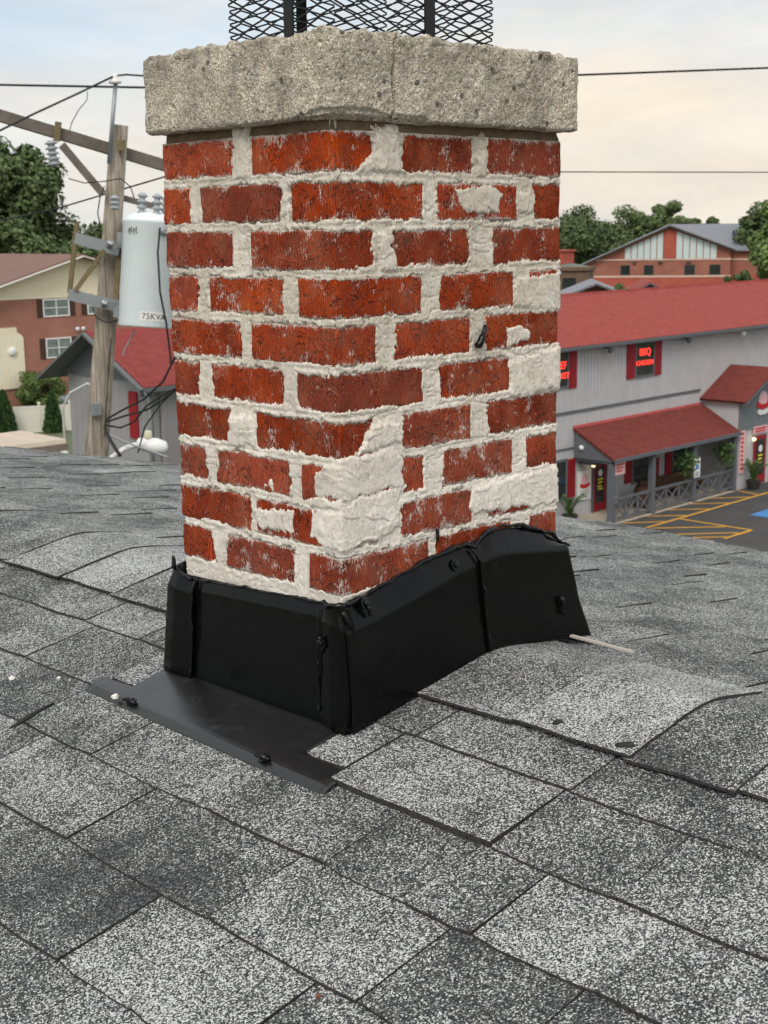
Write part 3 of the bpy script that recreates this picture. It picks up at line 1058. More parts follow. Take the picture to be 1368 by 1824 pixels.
def cap_mesh():
    c = np.array([(CX0 + CX1) / 2, (CY0 + CY1) / 2, (CZ0 + CZ1) / 2])
    a_ = np.array([CX1 - CX0, CY1 - CY0, CZ1 - CZ0]) / 2
    V, Fc, off = [], [], 0
    for ax in range(3):
        u_, w_ = [k for k in range(3) if k != ax]
        for sg in (-1, 1):
            vis = (ax < 2 and sg == -1)
            st = .0018 if vis else .006
            lu = np.linspace(-a_[u_], a_[u_], int(2 * a_[u_] / st) + 2); lw = np.linspace(-a_[w_], a_[w_], int(2 * a_[w_] / (.0018 if ax < 2 else .006)) + 2)
            g = np.zeros((len(lu), len(lw), 3))
            g[..., u_] = lu[:, None]; g[..., w_] = lw[None, :]; g[..., ax] = sg * a_[ax]
            V.append(g.reshape(-1, 3)); f = gridf(len(lu), len(lw), off)
            Fc.append(f if (sg == 1) != (ax == 1) else f[:, ::-1]); off += len(lu) * len(lw)
    V = np.concatenate(V); Fc = np.concatenate(Fc)
    w0 = V + c
    r = .006 + .012 * np.clip(fb3(w0[:, 0] * 22, w0[:, 1] * 22, w0[:, 2] * 22, 5, 3) - .42, 0, 1)
    lim = a_[None, :] - r[:, None]
    inner = np.clip(V, -lim, lim)
    d = V - inner
    L = np.linalg.norm(d, axis=1, keepdims=True); L[L == 0] = 1
    nrm = d / L
    V = inner + nrm * r[:, None]
    n1 = fb3(w0[:, 0] * 18, w0[:, 1] * 18, w0[:, 2] * 18, 1, 3) - .5
    n2 = fb3(w0[:, 0] * 110, w0[:, 1] * 110, w0[:, 2] * 110, 2, 3) - .5
    n3 = fb3(w0[:, 0] * 330, w0[:, 1] * 330, w0[:, 2] * 330, 3, 2) - .5
    pit = sst(.70, .80, fb3(w0[:, 0] * 75, w0[:, 1] * 75, w0[:, 2] * 75, 8, 2))
    disp = n1 * .007 + n2 * .0038 + n3 * .0024 - pit * .003
    # crumbled top arris
    top = sst(.245, .272, w0[:, 2])
    disp += top * (fb3(w0[:, 0] * 60, w0[:, 1] * 60, w0[:, 2] * 60, 12, 3) - .56) * .019
    # spalled lower corner with a broken lip
    right = (V[:, 1] < -a_[1] + .012) & (w0[:, 0] < .17)
    left = (V[:, 0] < -a_[0] + .012) & (w0[:, 1] < .10)
    line = .1655 + .012 * (fb2(w0[:, 0] * 28 + w0[:, 1] * 28, w0[:, 0] * 0 + 3, 4, 3) - .5) - .10 * np.clip(w0[:, 0] - .07, 0, 1) - .18 * np.clip(w0[:, 1] - .0, 0, 1)
    sp_ = sst(0, .0035, line - w0[:, 2]) * (right | left)
    disp -= sp_ * (.0022 + .0045 * fb3(w0[:, 0] * 50, w0[:, 1] * 50, w0[:, 2] * 90, 15, 3))
    # hairline crack down the long face
    cxl = np.interp(w0[:, 2], [.15, .169, .2, .231, .257, .28], [.099, .106, .100, .105, .104, .103]) + .004 * (fb2(w0[:, 2] * 90, w0[:, 2] * 0, 6, 3) - .5)
    cr_ = np.exp(-((w0[:, 0] - cxl) / .0021) ** 2) * (V[:, 1] < -a_[1] + .02)
    disp -= cr_ * .022
    V = V + nrm * disp[:, None]
    me = mesh_np('cap', V + c, Fc)
    bm = bmesh.new(); bm.from_mesh(me)
    bmesh.ops.remove_doubles(bm, verts=bm.verts, dist=1e-5)
    bm.to_mesh(me); bm.free()
    me.polygons.foreach_set('use_smooth', [True] * len(me.polygons))
    return me


cap = mobj('cap', cap_mesh(), M_CONC, chim)
tag(cap, 'rough grey concrete cap slab with a vertical crack')

# sealant dabbed in the brickwork
dab = bead('sealant', [(.318, -.006, -.155), (.312, -.008, -.166), (.306, -.007, -.178), (.296, -.005, -.190)], .0055, M_SEAL, chim, 3)
bead('sealant', [(.205, -.004, -.470), (.205, -.005, -.492)], .004, M_SEAL, chim, 4)

# ================================================================== EXPANDED-METAL CAGE ON THE CAP
cage = empty('chimney_screen', (.255, .2025, .268))
tag(cage, 'black expanded-metal mesh screen standing on the concrete chimney cap', 'chimney screen')


def emesh(p, q, z0, z1, outward):
    p, q = Vector(p), Vector(q)
    L = (q - p).length; d = (q - p).normalized()
    LW, SW = .050, .0195
    nseg = int(L / (LW / 2))
    stp = L / nseg
    rows = int((z1 - z0) / SW)
    mb = MB()
    for r_ in range(rows):
        for sgn in (1, -1):
            base = z0 + SW * (r_ + .5)
            pts_ = []
            for k in range(nseg + 1):
                up = (k % 2 == 0)
                zz = base + sgn * (SW * .5 - .0009) * (1 if up else .10)
                pt = p + d * (k * stp); pts_.append((pt.x + outward[0] * .0012 * (1 if up else -1), pt.y + outward[1] * .0012 * (1 if up else -1), zz))
            for k in range(nseg):
                a_, b_ = Vector(pts_[k]), Vector(pts_[k + 1])
                m_ = (a_ + b_) / 2
                # strand with flatter knuckles
                mb.bar(a_, b_, .0017, .0024)
    return mb


IX, IY = .175, .1225
for p, q, o_ in (((-IX, IY), (-IX, -IY), (-1, 0)), ((-IX, -IY), (IX, -IY), (0, -1)), ((IX, -IY), (IX, IY), (1, 0)), ((IX, IY), (-IX, IY), (0, 1))):
    emesh((*p, 0), (*q, 0), .0, .19, o_).build('mesh_panel', M_MESH, cage, fix=False)
for (x, y, nx, ny) in ((-IX - .004, -.026, -1, 0), (.022, -IY - .004, 0, -1), (IX + .004, .022, 1, 0), (-.020, IY + .004, 0, 1)):
    w = .011
    if nx: MB().box(x - .0015, x + .0015, y - w, y + w, -.004, .20).build('strap', M_MESH, cage, bevel=.0006)
    else: MB().box(x - w, x + w, y - .0015, y + .0015, -.004, .20).build('strap', M_MESH, cage, bevel=.0006)
MB().prism([(-IX - .06, 0), (IX + .06, 0), (IX + .05, .012), (0, .035), (-IX - .05, .012)], 'y', -IY - .05, IY + .05).build('hood', M_MESH, cage).location = (0, 0, .195)

# ================================================================== FLASHING
fl = empty('chimney_flashing', (0, 0, -.75))
tag(fl, 'black sheet-metal flashing wrapped round the base of the chimney', 'flashing')
fz = .75


def T(p):
    return (p[0], p[1], p[2] + fz)


def R_(row):
    return [T(p) for p in row]


# apron lying on the shingles, with a folded lip
ap = []
for x, dz, ya, yb in ((-.004, .0030, .442, -.006), (-.013, .0022, .442, -.006), (-.030, .0012, .442, -.006), (-.088, .0010, .442, -.006), (-.094, .0010, .520, -.112),
                      (-.118, .0010, .521, -.112), (-.126, .0006, .521, -.112), (-.141, -.0050, .521, -.112)):
    row = []
    for y in np.linspace(ya, yb, 24):
        xx = x - .012 * (.5 - (y + .126) / .647) * (1 if x < -.1 else 0)
        row.append((xx, y, float(zroof(xx, y)) + dz + .0006))
    ap.append(R_(row))
sheet('apron', ap, 44, 43, M_APRON, fl, th=.0012, amp=.0007, freq=16, seed=2)
# panel on the short face
sheet('front_panel', [R_([(-.004, .40, -.575), (-.005, .2, -.566), (-.004, .012, -.556)]), R_([(-.011, .405, -.60), (-.011, .2, -.59), (-.011, .01, -.58)]),
                      R_([(-.014, .418, -.756), (-.013, .2, -.755), (-.013, .0, -.754)])], 40, 24, M_FLASH, fl, amp=.0012, freq=7, seed=5, nrm=(1, 0, 0))
# wrapped corner strips of the side panels
sheet('corner_strip', [R_([(-.006, .352, -.573), (-.012, .395, -.570), (-.010, .414, -.566), (.02, .416, -.56)]), R_([(-.018, .352, -.60), (-.021, .40, -.60), (-.018, .424, -.598), (.02, .428, -.595)]),
                       R_([(-.019, .366, -.752), (-.023, .42, -.753), (-.020, .446, -.752), (.02, .452, -.746)])], 30, 20, M_FLASH, fl, amp=.0006, freq=12, seed=8, nrm=(1, 0, 0))
sheet('corner_strip', [R_([(-.007, .036, -.557), (-.015, .008, -.556), (-.016, -.010, -.556), (-.002, -.017, -.556)]),
                       R_([(-.018, .030, -.585), (-.021, .006, -.586), (-.019, -.016, -.587), (.004, -.022, -.588)]),
                       R_([(-.020, .034, -.736), (-.024, .004, -.748), (-.020, -.022, -.752), (.006, -.026, -.750)])], 30, 22, M_FLASH, fl, amp=.0006, freq=12, seed=9, nrm=(1, 0, 0))
# step panel on the long face: upper band leans in, lower part stands off
xs_ = [-.012, .05, .10, .15, .20, .25, .275, .300]
sheet('side_panel', [R_([(x, -.005, float(np.interp(x, [-.012, .05, .15, .265, .30], [-.556, -.548, -.523, -.507, -.503]))) for x in xs_]),
                     R_([(x, -.0185 - .0015 * math.sin(x * 40), float(np.interp(x, [-.012, .05, .15, .255, .30], [-.592, -.583, -.562, -.540, -.533])) + .003) for x in xs_]),
                     R_([(x, -.0210 - .0015 * math.sin(x * 40), float(np.interp(x, [-.012, .05, .15, .255, .30], [-.592, -.583, -.562, -.540, -.533])) - .003) for x in xs_]),
                     R_([(x + .004, -.026, float(np.interp(x, [-.012, .30], [-.705, -.64]))) for x in xs_]),
                     R_([(x * 1.02, -.031, float(zroof(x, -.03)) + .002) for x in xs_])], 60, 45, M_FLASH, fl, amp=.0010, freq=10, seed=12, nrm=(0, 1, 0))
xs2 = [.282, .32, .36, .41, .46, .50, .512]
sheet('ridge_panel', [R_([(x, -.004, float(np.interp(x, [.282, .323, .373, .462, .501, .52], [-.518, -.498, -.494, -.512, -.538, -.548]))) for x in xs2]),
                      R_([(x * 1.0 + .003, -.0215, float(np.interp(x, [.282, .33, .512], [-.535, -.527, -.552])) + .003) for x in xs2]),
                      R_([(x * 1.0 + .003, -.0245, float(np.interp(x, [.282, .33, .512], [-.535, -.527, -.552])) - .003) for x in xs2]),
                      R_([(.288 + (x - .282) * 1.10, -.029, float(np.interp(x, [.282, .512], [-.605, -.65]))) for x in xs2]),
                      R_([(.296 + (x - .282) * 1.20, -.034, float(zroof(.296 + (x - .282) * 1.2, -.03)) + .006) for x in xs2])], 50, 45, M_FLASH, fl, amp=.0009, freq=9, seed=15, nrm=(0, 1, 0))
sheet('back_panel', [R_([(.514, -.02, -.552), (.514, .2, -.55), (.512, .42, -.55)]), R_([(.545, -.03, -.70), (.54, .2, -.70), (.54, .43, -.70)]),
                     R_([(.572, -.034, -.722), (.565, .2, -.722), (.56, .45, -.722)])], 20, 14, M_FLASH, fl)
sheet('left_panel', [R_([(.0, .412, -.56), (.25, .412, -.51), (.514, .412, -.55)]), R_([(.0, .44, -.752), (.318, .44, -.69), (.56, .44, -.73)])], 20, 8, M_FLASH, fl)

# sealant runs
bead('sealant_bead', R_([(-.010, .418, -.560), (-.010, .405, -.566), (-.012, .36, -.578)]), .0045, M_SEAL, fl, 21)
bead('sealant_bead', R_([(-.008, .37, -.578), (-.009, .2, -.566), (-.008, .02, -.557)]), .0028, M_SEAL, fl, 22)
bead('sealant_bead', R_([(-.012, .03, -.556), (-.019, .006, -.554), (-.016, -.012, -.553), (-.004, -.014, -.556)]), .0052, M_SEAL, fl, 23)
bead('sealant_bead', R_([(-.002, -.012, -.553), (.03, -.009, -.549), (.09, -.009, -.537), (.15, -.008, -.522), (.21, -.009, -.513), (.265, -.009, -.505)]), .0040, M_SEAL, fl, 24)
bead('sealant_bead', R_([(.262, -.010, -.505), (.285, -.010, -.514), (.315, -.009, -.496), (.36, -.009, -.491), (.42, -.009, -.500), (.48, -.010, -.522), (.515, -.014, -.545), (.528, -.020, -.552)]), .0038, M_SEAL, fl, 25)
bead('sealant_bead', R_([(.272, -.016, -.512), (.284, -.026, -.535), (.290, -.031, -.60), (.297, -.036, -.68)]), .0024, M_SEAL, fl, 26)
bead('sealant_bead', R_([(-.015, .352, -.578), (-.021, .352, -.61), (-.021, .358, -.68), (-.021, .365, -.748)]), .0024, M_SEAL, fl, 27)
bead('sealant_bead', R_([(-.015, .036, -.565), (-.021, .031, -.60), (-.022, .033, -.66), (-.022, .034, -.727)]), .0024, M_SEAL, fl, 28)
bead('sealant_bead', R_([(-.014, -.018, -.558), (-.012, -.024, -.572), (-.006, -.028, -.584)]), .0048, M_SEAL, fl, 29)
bead('sealant_bead', R_([(-.010, .413, -.548), (-.010, .414, -.566)]), .0055, M_SEAL, fl, 30)


def screw(p, n, r=.0065):
    mb = MB().lathe([(r * 1.5, 0), (r * 1.5, .0012), (r * .9, .0016), (r * .9, .005), (r * .6, .0066), (.0004, .0070)], T(p), n, 14)
    o = mb.build('screw', M_SEAL, fl, smooth=False)
    return o


for p, n in (((.031, -.019, -.556), (0, -1, .35)), ((.232, -.018, -.533), (0, -1, .3)), ((.487, -.032, -.642), (.05, -1, .1)), ((-.024, .022, -.615), (-1, 0, 0)),):
    screw(p, n)
bead('sealant_dab', R_([(.031, -.026, -.560), (.034, -.026, -.575)]), .0045, M_SEAL, fl, 31)
bead('sealant_dab', R_([(.486, -.036, -.634), (.489, -.037, -.65), (.486, -.036, -.664)]), .005, M_SEAL, fl, 32)
bead('sealant_dab', R_([(-.025, .024, -.605), (-.026, .022, -.62), (-.025, .023, -.634)]), .0055, M_SEAL, fl, 33)
for y, xx in ((.39, -.125), (.034, -.131)):
    z_ = float(zroof(xx, y))
    screw((xx, y, z_ + .005), (-.3, 0, 1), .006)
    bead('sealant_dab', R_([(xx - .004, y + .02, z_ + .006), (xx - .002, y, z_ + .009), (xx - .003, y - .012, z_ + .006)]), .0042, M_SEAL, fl, int(40 + y * 100))

# ================================================================== LITTER ON THE ROOF
M_PEB = plain('white_stone_chip', lin((226, 224, 216)), .9)
peb_lab = ['white stone chip on the lip of the black apron', 'tiny white chip on the shingles left of the apron', 'white chip near the left picture edge on the shingles']
for i, (x, y, r) in enumerate(((-.134, .426, .0065), (-.146, .585, .004), (-.19, .671, .0055))):
    bm = bmesh.new()
    bmesh.ops.create_icosphere(bm, subdivisions=2, radius=r)
    for v in bm.verts:
        v.co *= .75 + .5 * random.random(); v.co.z *= .7
    me = bpy.data.meshes.new('pebble'); bm.to_mesh(me); bm.free()
    o = mobj('pebble', me, M_PEB); o.location = (x, y, float(zroof(x, y)) + .006 + r * .4)
    tag(o, peb_lab[i], 'pebble', 'loose chips on the roof')
bm = bmesh.new(); bmesh.ops.create_icosphere(bm, subdivisions=2, radius=.0035)
for v in bm.verts: v.co *= .7 + .5 * random.random()
me = bpy.data.meshes.new('seed_pod'); bm.to_mesh(me); bm.free()
o = mobj('seed_pod', me, plain('brown_pod', lin((112, 76, 54)), .8)); o.location = (-.44, -.432, float(zroof(-.44, -.432)) + .006)
tag(o, 'small brown seed pod on the shingles at the bottom', 'seed pod')
st = MB()
p0 = (.462, -.075, float(zroof(.462, -.075)) + .020); p1 = (.435, -.222, float(zroof(.435, -.222)) + .024)
st.prism([(-.005, 0), (.005, 0), (.0035, .0035), (-.0035, .0035)], 'y', 0, -.15)
o = st.build('trim_strip', plain('grey_beige_trim', lin((176, 168, 160)), .5), bevel=.0005)
o.location = p0
o.rotation_euler = (-math.asin((p1[2] - p0[2]) / .15), 0, -math.atan2(.462 - .435, .147))
tag(o, 'pale grey strip sticking out from under the right flashing', 'trim strip')
tw = MB().tube([(-.205, .505, float(zroof(-.205, .505)) + .009), (-.236, .503, float(zroof(-.236, .503)) + .010), (-.27, .499, float(zroof(-.27, .499)) + .009), (-.292, .50, float(zroof(-.292, .5)) + .007)], [.002, .004, .0045, .002], 7)
tag(tw.build('twig', plain('dark_twig', (.03, .03, .032), .8), smooth=True), 'short dark twig lying on the shingles at far left', 'twig')
for i, (x, y) in enumerate(((.160, -.292), (.153, -.415))):
    z_ = float(zroof(x, y)) + .0095
    o = bead('tar_dab', [(x - .007, y + .010, z_ - .002), (x, y, z_), (x + .004, y - .012, z_ - .001)], .0062, black_metal('tar', .02, .6, .3) if i == 0 else bpy.data.materials['tar'], None, 60 + i)
    tag(o, ['dark tar dab on the edge between mid-grey and light ridge shingles', 'dark tar dab near the lower corner of the lightest ridge shingle'][i], 'tar dab', 'tar dabs on the ridge')


# ================================================================== GROUND
H_CAM = Vector((.6967, .7174, 0))       # level viewing direction
CV = Vector(CAM_LOC)


def pt(px, py, dist):
    """point `dist` metres away (level distance) in the direction of a picture position"""
    d = Vector(((px - 684) / 2450, -(py - 912) / 2450, -1))
    w = m3 @ d
    return CV + w * (dist / w.dot(H_CAM))


M_GROUND = plain('worn_ground', lin((92, 98, 74)), .95, var=.35, scale=.15)
M_ASPH = plain('asphalt', (.062, .060, .058), .9, var=.22, scale=.8)
g = mobj('ground', mesh_np('ground', np.array([(-900, -900, -12.02), (1500, -900, -12.02), (1500, 1500, -12.02), (-900, 1500, -12.02)]), np.array([[0, 1, 2, 3]]), False), M_GROUND)
tag(g, 'ground between the buildings', kind='structure')

GW = Vector((43.8475, 33.2365, -12.0))
GR = math.radians(1.64)
lot = empty('parking_lot', GW, GR)
tag(lot, 'dark asphalt parking lot in front of the grey restaurant', kind='structure')
MB().box(-40, 45, -28, -1.86, -.05, .0).build('asphalt', M_ASPH, lot)
M_YEL = plain('yellow_road_paint', lin((214, 160, 48)), .8, var=.25, scale=2.5)
M_BLU = plain('blue_road_paint', lin((70, 130, 190)), .8, var=.2, scale=2.0)


def stripe(p, q, w=.11, z=.006):
    p, q = Vector((*p, 0)), Vector((*q, 0))
    d = (q - p).normalized(); s = Vector((-d.y, d.x, 0)) * w / 2
    v = [(p - s), (q - s), (q + s), (p + s)]
    mb = MB().add([(a_.x, a_.y, z) for a_ in v], [(0, 1, 2, 3)])
    mb.build('painted_stripe', M_YEL, lot)


sz = .006
for i, (p, q) in enumerate([((-.4, -3.25), (10.2, -3.25)), ((9.35, -2.0), (9.1, -3.15)), ((.13, -2.02), (1.5, -3.15)), ((1.9, -2.0), (3.1, -3.15)), ((3.63, -2.0), (4.9, -3.15)), ((5.3, -2.0), (6.6, -3.15)),
                            ((7.0, -2.0), (8.3, -3.15)), ((2.35, -3.35), (2.33, -6.6)), ((2.33, -6.66), (.3, -6.62)), ((-.45, -3.35), (-.45, -6.6)), ((-.38, -4.7), (1.55, -6.5)), ((.1, -3.5), (2.2, -5.55)), ((-.38, -5.6), (.6, -6.5))]):
    stripe(p, q, .13, sz)
    sz += .0006
MB().add([(4.9, -5.1, .006), (6.6, -5.1, .006), (6.6, -6.8, .006), (4.9, -6.8, .006)], [(0, 1, 2, 3)]).build('blue_marking', M_BLU, lot)

# ================================================================== GREY RESTAURANT
M_SID = plain('grey_siding', lin((182, 181, 181)), .8, var=.10, scale=1.2)
M_TRIM = plain('slate_trim', lin((96, 99, 104)), .7, var=.1)
M_DGREY = plain('dark_grey_front', lin((112, 118, 120)), .75, var=.1)
M_SHUT = plain('red_shutter', lin((146, 26, 34)), .6, var=.12)
M_PANE = plain('dark_window_glass', (.03, .034, .032), .08, var=.5, scale=1.0, spec=.5)
M_WHITE = plain('white_panel', lin((226, 224, 220)), .6, var=.04)
M_PINK = plain('pale_pink_panel', lin((226, 178, 178)), .6, var=.05)
M_REDL = plain('red_lettering', lin((190, 30, 36)), .6, var=.05)
M_NEON = emit('neon_red', (1.0, .04, .025), 1.9)
M_LAMP = emit('warm_lamp', (1.0, .78, .42), 2.2)
M_LAMPW = plain('white_lamp_head', lin((232, 232, 230)), .4, var=.04)
M_WOODB = plain('brown_bench', lin((92, 66, 50)), .8)
M_DECKC = plain('pale_concrete_walk', lin((176, 164, 148)), .9)
M_GREEN = plain('plant_leaf', (.06, .115, .03), .7, var=.5, scale=8)
M_POT = plain('dark_pot', (.03, .028, .026), .7)


def shingled(name, c1, c2, sc=3.0, bw=.33, rh=.14, wall=False):
    m, t, p = newmat(name)
    v = objco(t)
    if wall:
        sx = nd(t, 'ShaderNodeSeparateXYZ'); t.links.new(v, sx.inputs[0])
        cx = nd(t, 'ShaderNodeCombineXYZ'); t.links.new(math_(t, 'ADD', sx.outputs[0], sx.outputs[1]), cx.inputs[0]); t.links.new(sx.outputs[2], cx.inputs[1])
        v = cx.outputs[0]
    b_ = nd(t, 'ShaderNodeTexBrick')
    setin(b_, Scale=1.0)
    b_.inputs['Color1'].default_value = (*c1, 1); b_.inputs['Color2'].default_value = (*c2, 1)
    b_.inputs['Mortar'].default_value = (*[x * .55 for x in c1], 1)
    b_.inputs['Mortar Size'].default_value = .012
    b_.inputs['Brick Width'].default_value = bw; b_.inputs['Row Height'].default_value = rh
    t.links.new(v, b_.inputs['Vector'])
    n = noise(t, v, sc, 5, .6)
    t.links.new(mixn(t, .35, b_.outputs['Color'], rampn(t, n, [(.3, tuple(x * .8 for x in c1)), (.7, tuple(min(1, x * 1.15) for x in c2))])), p.inputs['Base Color'])
    setin(p, Roughness=.9)
    p.inputs['Specular IOR Level'].default_value = .2
    bump(t, p, b_.outputs['Fac'], -.4, .01)
    return m


M_RED1 = shingled('red_shingles', lin((142, 66, 60)), lin((156, 77, 69)))
M_RED2 = shingled('dark_red_shingles', lin((108, 52, 46)), lin((122, 61, 54)))

M_RED3 = shingled('annex_red_shingles', lin((128, 58, 54)), lin((142, 68, 63)), 2.0, .6, .26)

rest_ = empty('restaurant', GW, GR)
tag(rest_, 'long grey two-storey restaurant with red shingle roof and red shutters', 'building')


def grooved(x0, x1, z0, z1, y=0.0, pitch=.24, dep=.022):
    """vertical-groove board siding"""
    pr = []
    x = x0
    while x < x1 - 1e-6:
        xe = min(x + pitch, x1)
        pr += [(x, y), (xe - .03, y), (xe - .024, y + dep), (xe - .006, y + dep)]
        x = xe
    pr.append((x1, y))
    mb = MB()
    v = [(p[0], p[1], z0) for p in pr] + [(p[0], p[1], z1) for p in pr]
    n = len(pr)
    return mb.add(v, [(i, i + 1, n + i + 1, n + i) for i in range(n - 1)])


grooved(-15, 24, 0, 7.3).build('wall', M_SID, rest_)
MB().box(-15, -14.9, .03, 7.0, 0, 7.3).box(23.9, 24, .03, 7, 0, 7.3).box(-15, 24, 6.9, 7.0, 0, 7.3).build('wall', M_SID, rest_)
MB().prism([(0.03, 7.3), (7, 7.3), (3.5, 8.85)], 'x', -14.95, -14.9).prism([(0.03, 7.3), (7, 7.3), (3.5, 8.85)], 'x', 23.9, 23.95).build('gable', M_SID, rest_)


def slope_slab(name, x0, x1, ya, za, yb, zb, mat, parent, th=.12):
    """roof slab from eave (ya,za) to ridge (yb,zb), its own plane coordinates for the shingle pattern"""
    L = math.hypot(yb - ya, zb - za)
    mb = MB().box(0, x1 - x0, 0, L, -th, 0)
    o = mb.build(name, mat, parent)
    o.location = (x0, ya, za)
    o.rotation_euler = (math.atan2(zb - za, yb - ya), 0, 0)
    return o


slope_slab('roof', -15.4, 24.4, -.42, 7.22, 3.5, 8.92, M_RED1, rest_)
slope_slab('roof', -15.4, 24.4, 7.42, 7.22, 3.503, 8.92, M_RED1, rest_)
MB().box(-15.4, 24.4, -.54, -.425, 7.06, 7.20).build('gutter', M_TRIM, rest_, bevel=.02)
MB().box(-15, 9.1, -.035, -.003, 4.44, 4.56).build('trim_band', M_TRIM, rest_)
MB().box(-15, -.3, -.035, -.003, 2.98, 3.06).build('trim_band', M_TRIM, rest_)


def window(x0, x1, z0, z1, y=0.0, parent=rest_, fr=M_TRIM, glass=M_PANE, f=.10, mull=0):
    mb = MB()
    mb.box(x0 - f, x1 + f, y - .06, y - .004, z1, z1 + f); mb.box(x0 - f, x1 + f, y - .06, y - .004, z0 - f, z0)
    mb.box(x0 - f, x0, y - .06, y - .004, z0, z1); mb.box(x1, x1 + f, y - .06, y - .004, z0, z1)
    for k in range(mull):
        xm = x0 + (x1 - x0) * (k + 1) / (mull + 1)
        mb.box(xm - f * .35, xm + f * .35, y - .058, y - .004, z0, z1)
    w = mb.build('window', fr, parent)
    MB().box(x0, x1, y - .03, y - .003, z0, z1).build('pane', glass, w)
    return w


def shutter(x0, x1, z0, z1, y=0.0, mat=None, parent=rest_):
    mb = MB().box(x0, x1, y - .05, y - .004, z0, z1)
    n = max(3, int((z1 - z0) / .14))
    for k in range(n):
        zz = z0 + .06 + (z1 - z0 - .12) * (k + .5) / n
        mb.box(x0 + .05, x1 - .05, y - .066, y - .05, zz - .03, zz + .03)
    return mb.build('shutter', mat or M_SHUT, parent)


window(-1.95, -1.12, 5.62, 7.0); shutter(-.99, -.47, 5.48, 7.06); shutter(-2.6, -2.06, 5.48, 7.06)
window(3.82, 5.12, 5.60, 6.96); shutter(3.12, 3.70, 5.50, 7.04); shutter(5.24, 5.77, 5.50, 7.04)
window(-2.2, -1.12, 1.05, 2.52); shutter(-.97, -.47, .95, 2.57)
window(3.76, 5.05, .96, 2.04); shutter(3.14, 3.64, .95, 2.05); window(6.95, 8.4, .85, 2.05); shutter(6.31, 6.83, .90, 2.05); shutter(5.49, 5.80, .95, 1.8)
# flood lights under the eave
for x in (1.42, 7.48, 12.24):
    mb = MB().box(x - .05, x + .05, -.22, -.003, 6.94, 7.02).lathe([(.05, 0), (.10, .05), (.12, .20), (.115, .21)], (x + .02, -.22, 6.96), (.2, -.7, -.6), 10)
    mb.build('flood_light', M_LAMPW if x > 10 else M_TRIM, rest_)
# door beside the porch
dr = MB().box(.80, 1.72, -.06, -.004, .1, 2.12).build('door', M_SHUT, rest_)
MB().box(.95, 1.57, -.075, -.061, .45, 1.98).build('pane', M_PANE, dr)
MB().box(.72, .795, -.08, -.004, .1, 2.2).box(1.725, 1.80, -.08, -.004, .1, 2.2).box(.72, 1.80, -.08, -.004, 2.125, 2.2).build('door_frame', M_TRIM, dr)
MB().lathe([(.15, 0), (.15, .006)], (1.26, -.076, 1.72), (0, -1, 0), 18).build('door_sticker', M_WHITE, dr)
M_YST = plain('yellow_sticker', lin((224, 206, 60)), .6)
for k, zz in enumerate((1.42, 1.28, 1.12, 1.0)):
    MB().box(1.08 + .03 * (k % 2), 1.46 - .04 * (k % 3), -.079, -.076, zz, zz + .07).build('door_sticker', M_YST, dr)
MB().box(-.23, 1.75, -.85, -.004, 2.30, 2.66).build('door_canopy', M_TRIM, rest_, bevel=.02)
MB().lathe([(.05, 0), (.085, .05), (.085, .11), (.03, .15)], (.55, -.22, 2.08), (0, 0, 1), 12).build('wall_lamp', M_LAMP, rest_)
# camera on the porch corner
MB().lathe([(.05, 0), (.09, .04), (.09, .16), (.05, .2)], (-.55, -.35, 3.1), (-.3, -.5, -.3), 12).build('security_camera', M_LAMPW, rest_)
# porch
PY = -1.86
sl = slope_slab('porch_roof', -.62, 9.30, PY - .22, 2.72, -.004, 3.86, M_RED2, rest_, .10)
MB().box(-.6, 9.12, -.06, -.012, 3.82, 3.93).build('ridge_flashing', plain('pink_red_metal', lin((196, 92, 92)), .5), rest_)
MB().box(-.62, 9.3, PY - .26, PY - .225, 2.58, 2.74).build('fascia', M_TRIM, rest_)
MB().prism([(PY - .2, 2.60), (-.01, 2.60), (-.01, 3.72)], 'x', -.56, -.5).build('gable_end', M_TRIM, rest_)
MB().box(-.5, 9.25, PY, -.02, 2.50, 2.56).build('porch_ceiling', M_TRIM, rest_)
MB().box(-3.5, 9.3, PY - .12, -.002, -.06, .05).build('porch_floor', M_DECKC, rest_)
POSTS = [-.51, 2.45, 5.69, 9.08]
for x in POSTS:
    MB().box(x - .11, x + .11, PY - .11, PY + .11, .05, 2.50).box(x - .14, x + .14, PY - .14, PY + .14, .05, .22).build('post', M_TRIM, rest_)
for i in range(3):
    xa, xb = POSTS[i] + .12, POSTS[i + 1] - .12
    rl = MB().box(xa, xb, PY - .06, PY + .06, .96, 1.05).build('railing', M_TRIM, rest_)
    MB().box(xa, xb, PY - .04, PY + .04, .16, .23).build('bottom_rail', M_TRIM, rl)
    n = 3
    for k in range(n):
        a_, b_ = xa + (xb - xa) * k / n, xa + (xb - xa) * (k + 1) / n
        if k: MB().box(a_ - .04, a_ + .04, PY - .042, PY + .042, .235, .955).build('baluster', M_TRIM, rl)
        MB().bar((a_ + .05, PY - .016, .25), (b_ - .05, PY - .016, .94), .03, .07).build('brace', M_TRIM, rl)
        MB().bar((a_ + .05, PY + .018, .94), (b_ - .05, PY + .018, .25), .03, .07).build('brace', M_TRIM, rl)
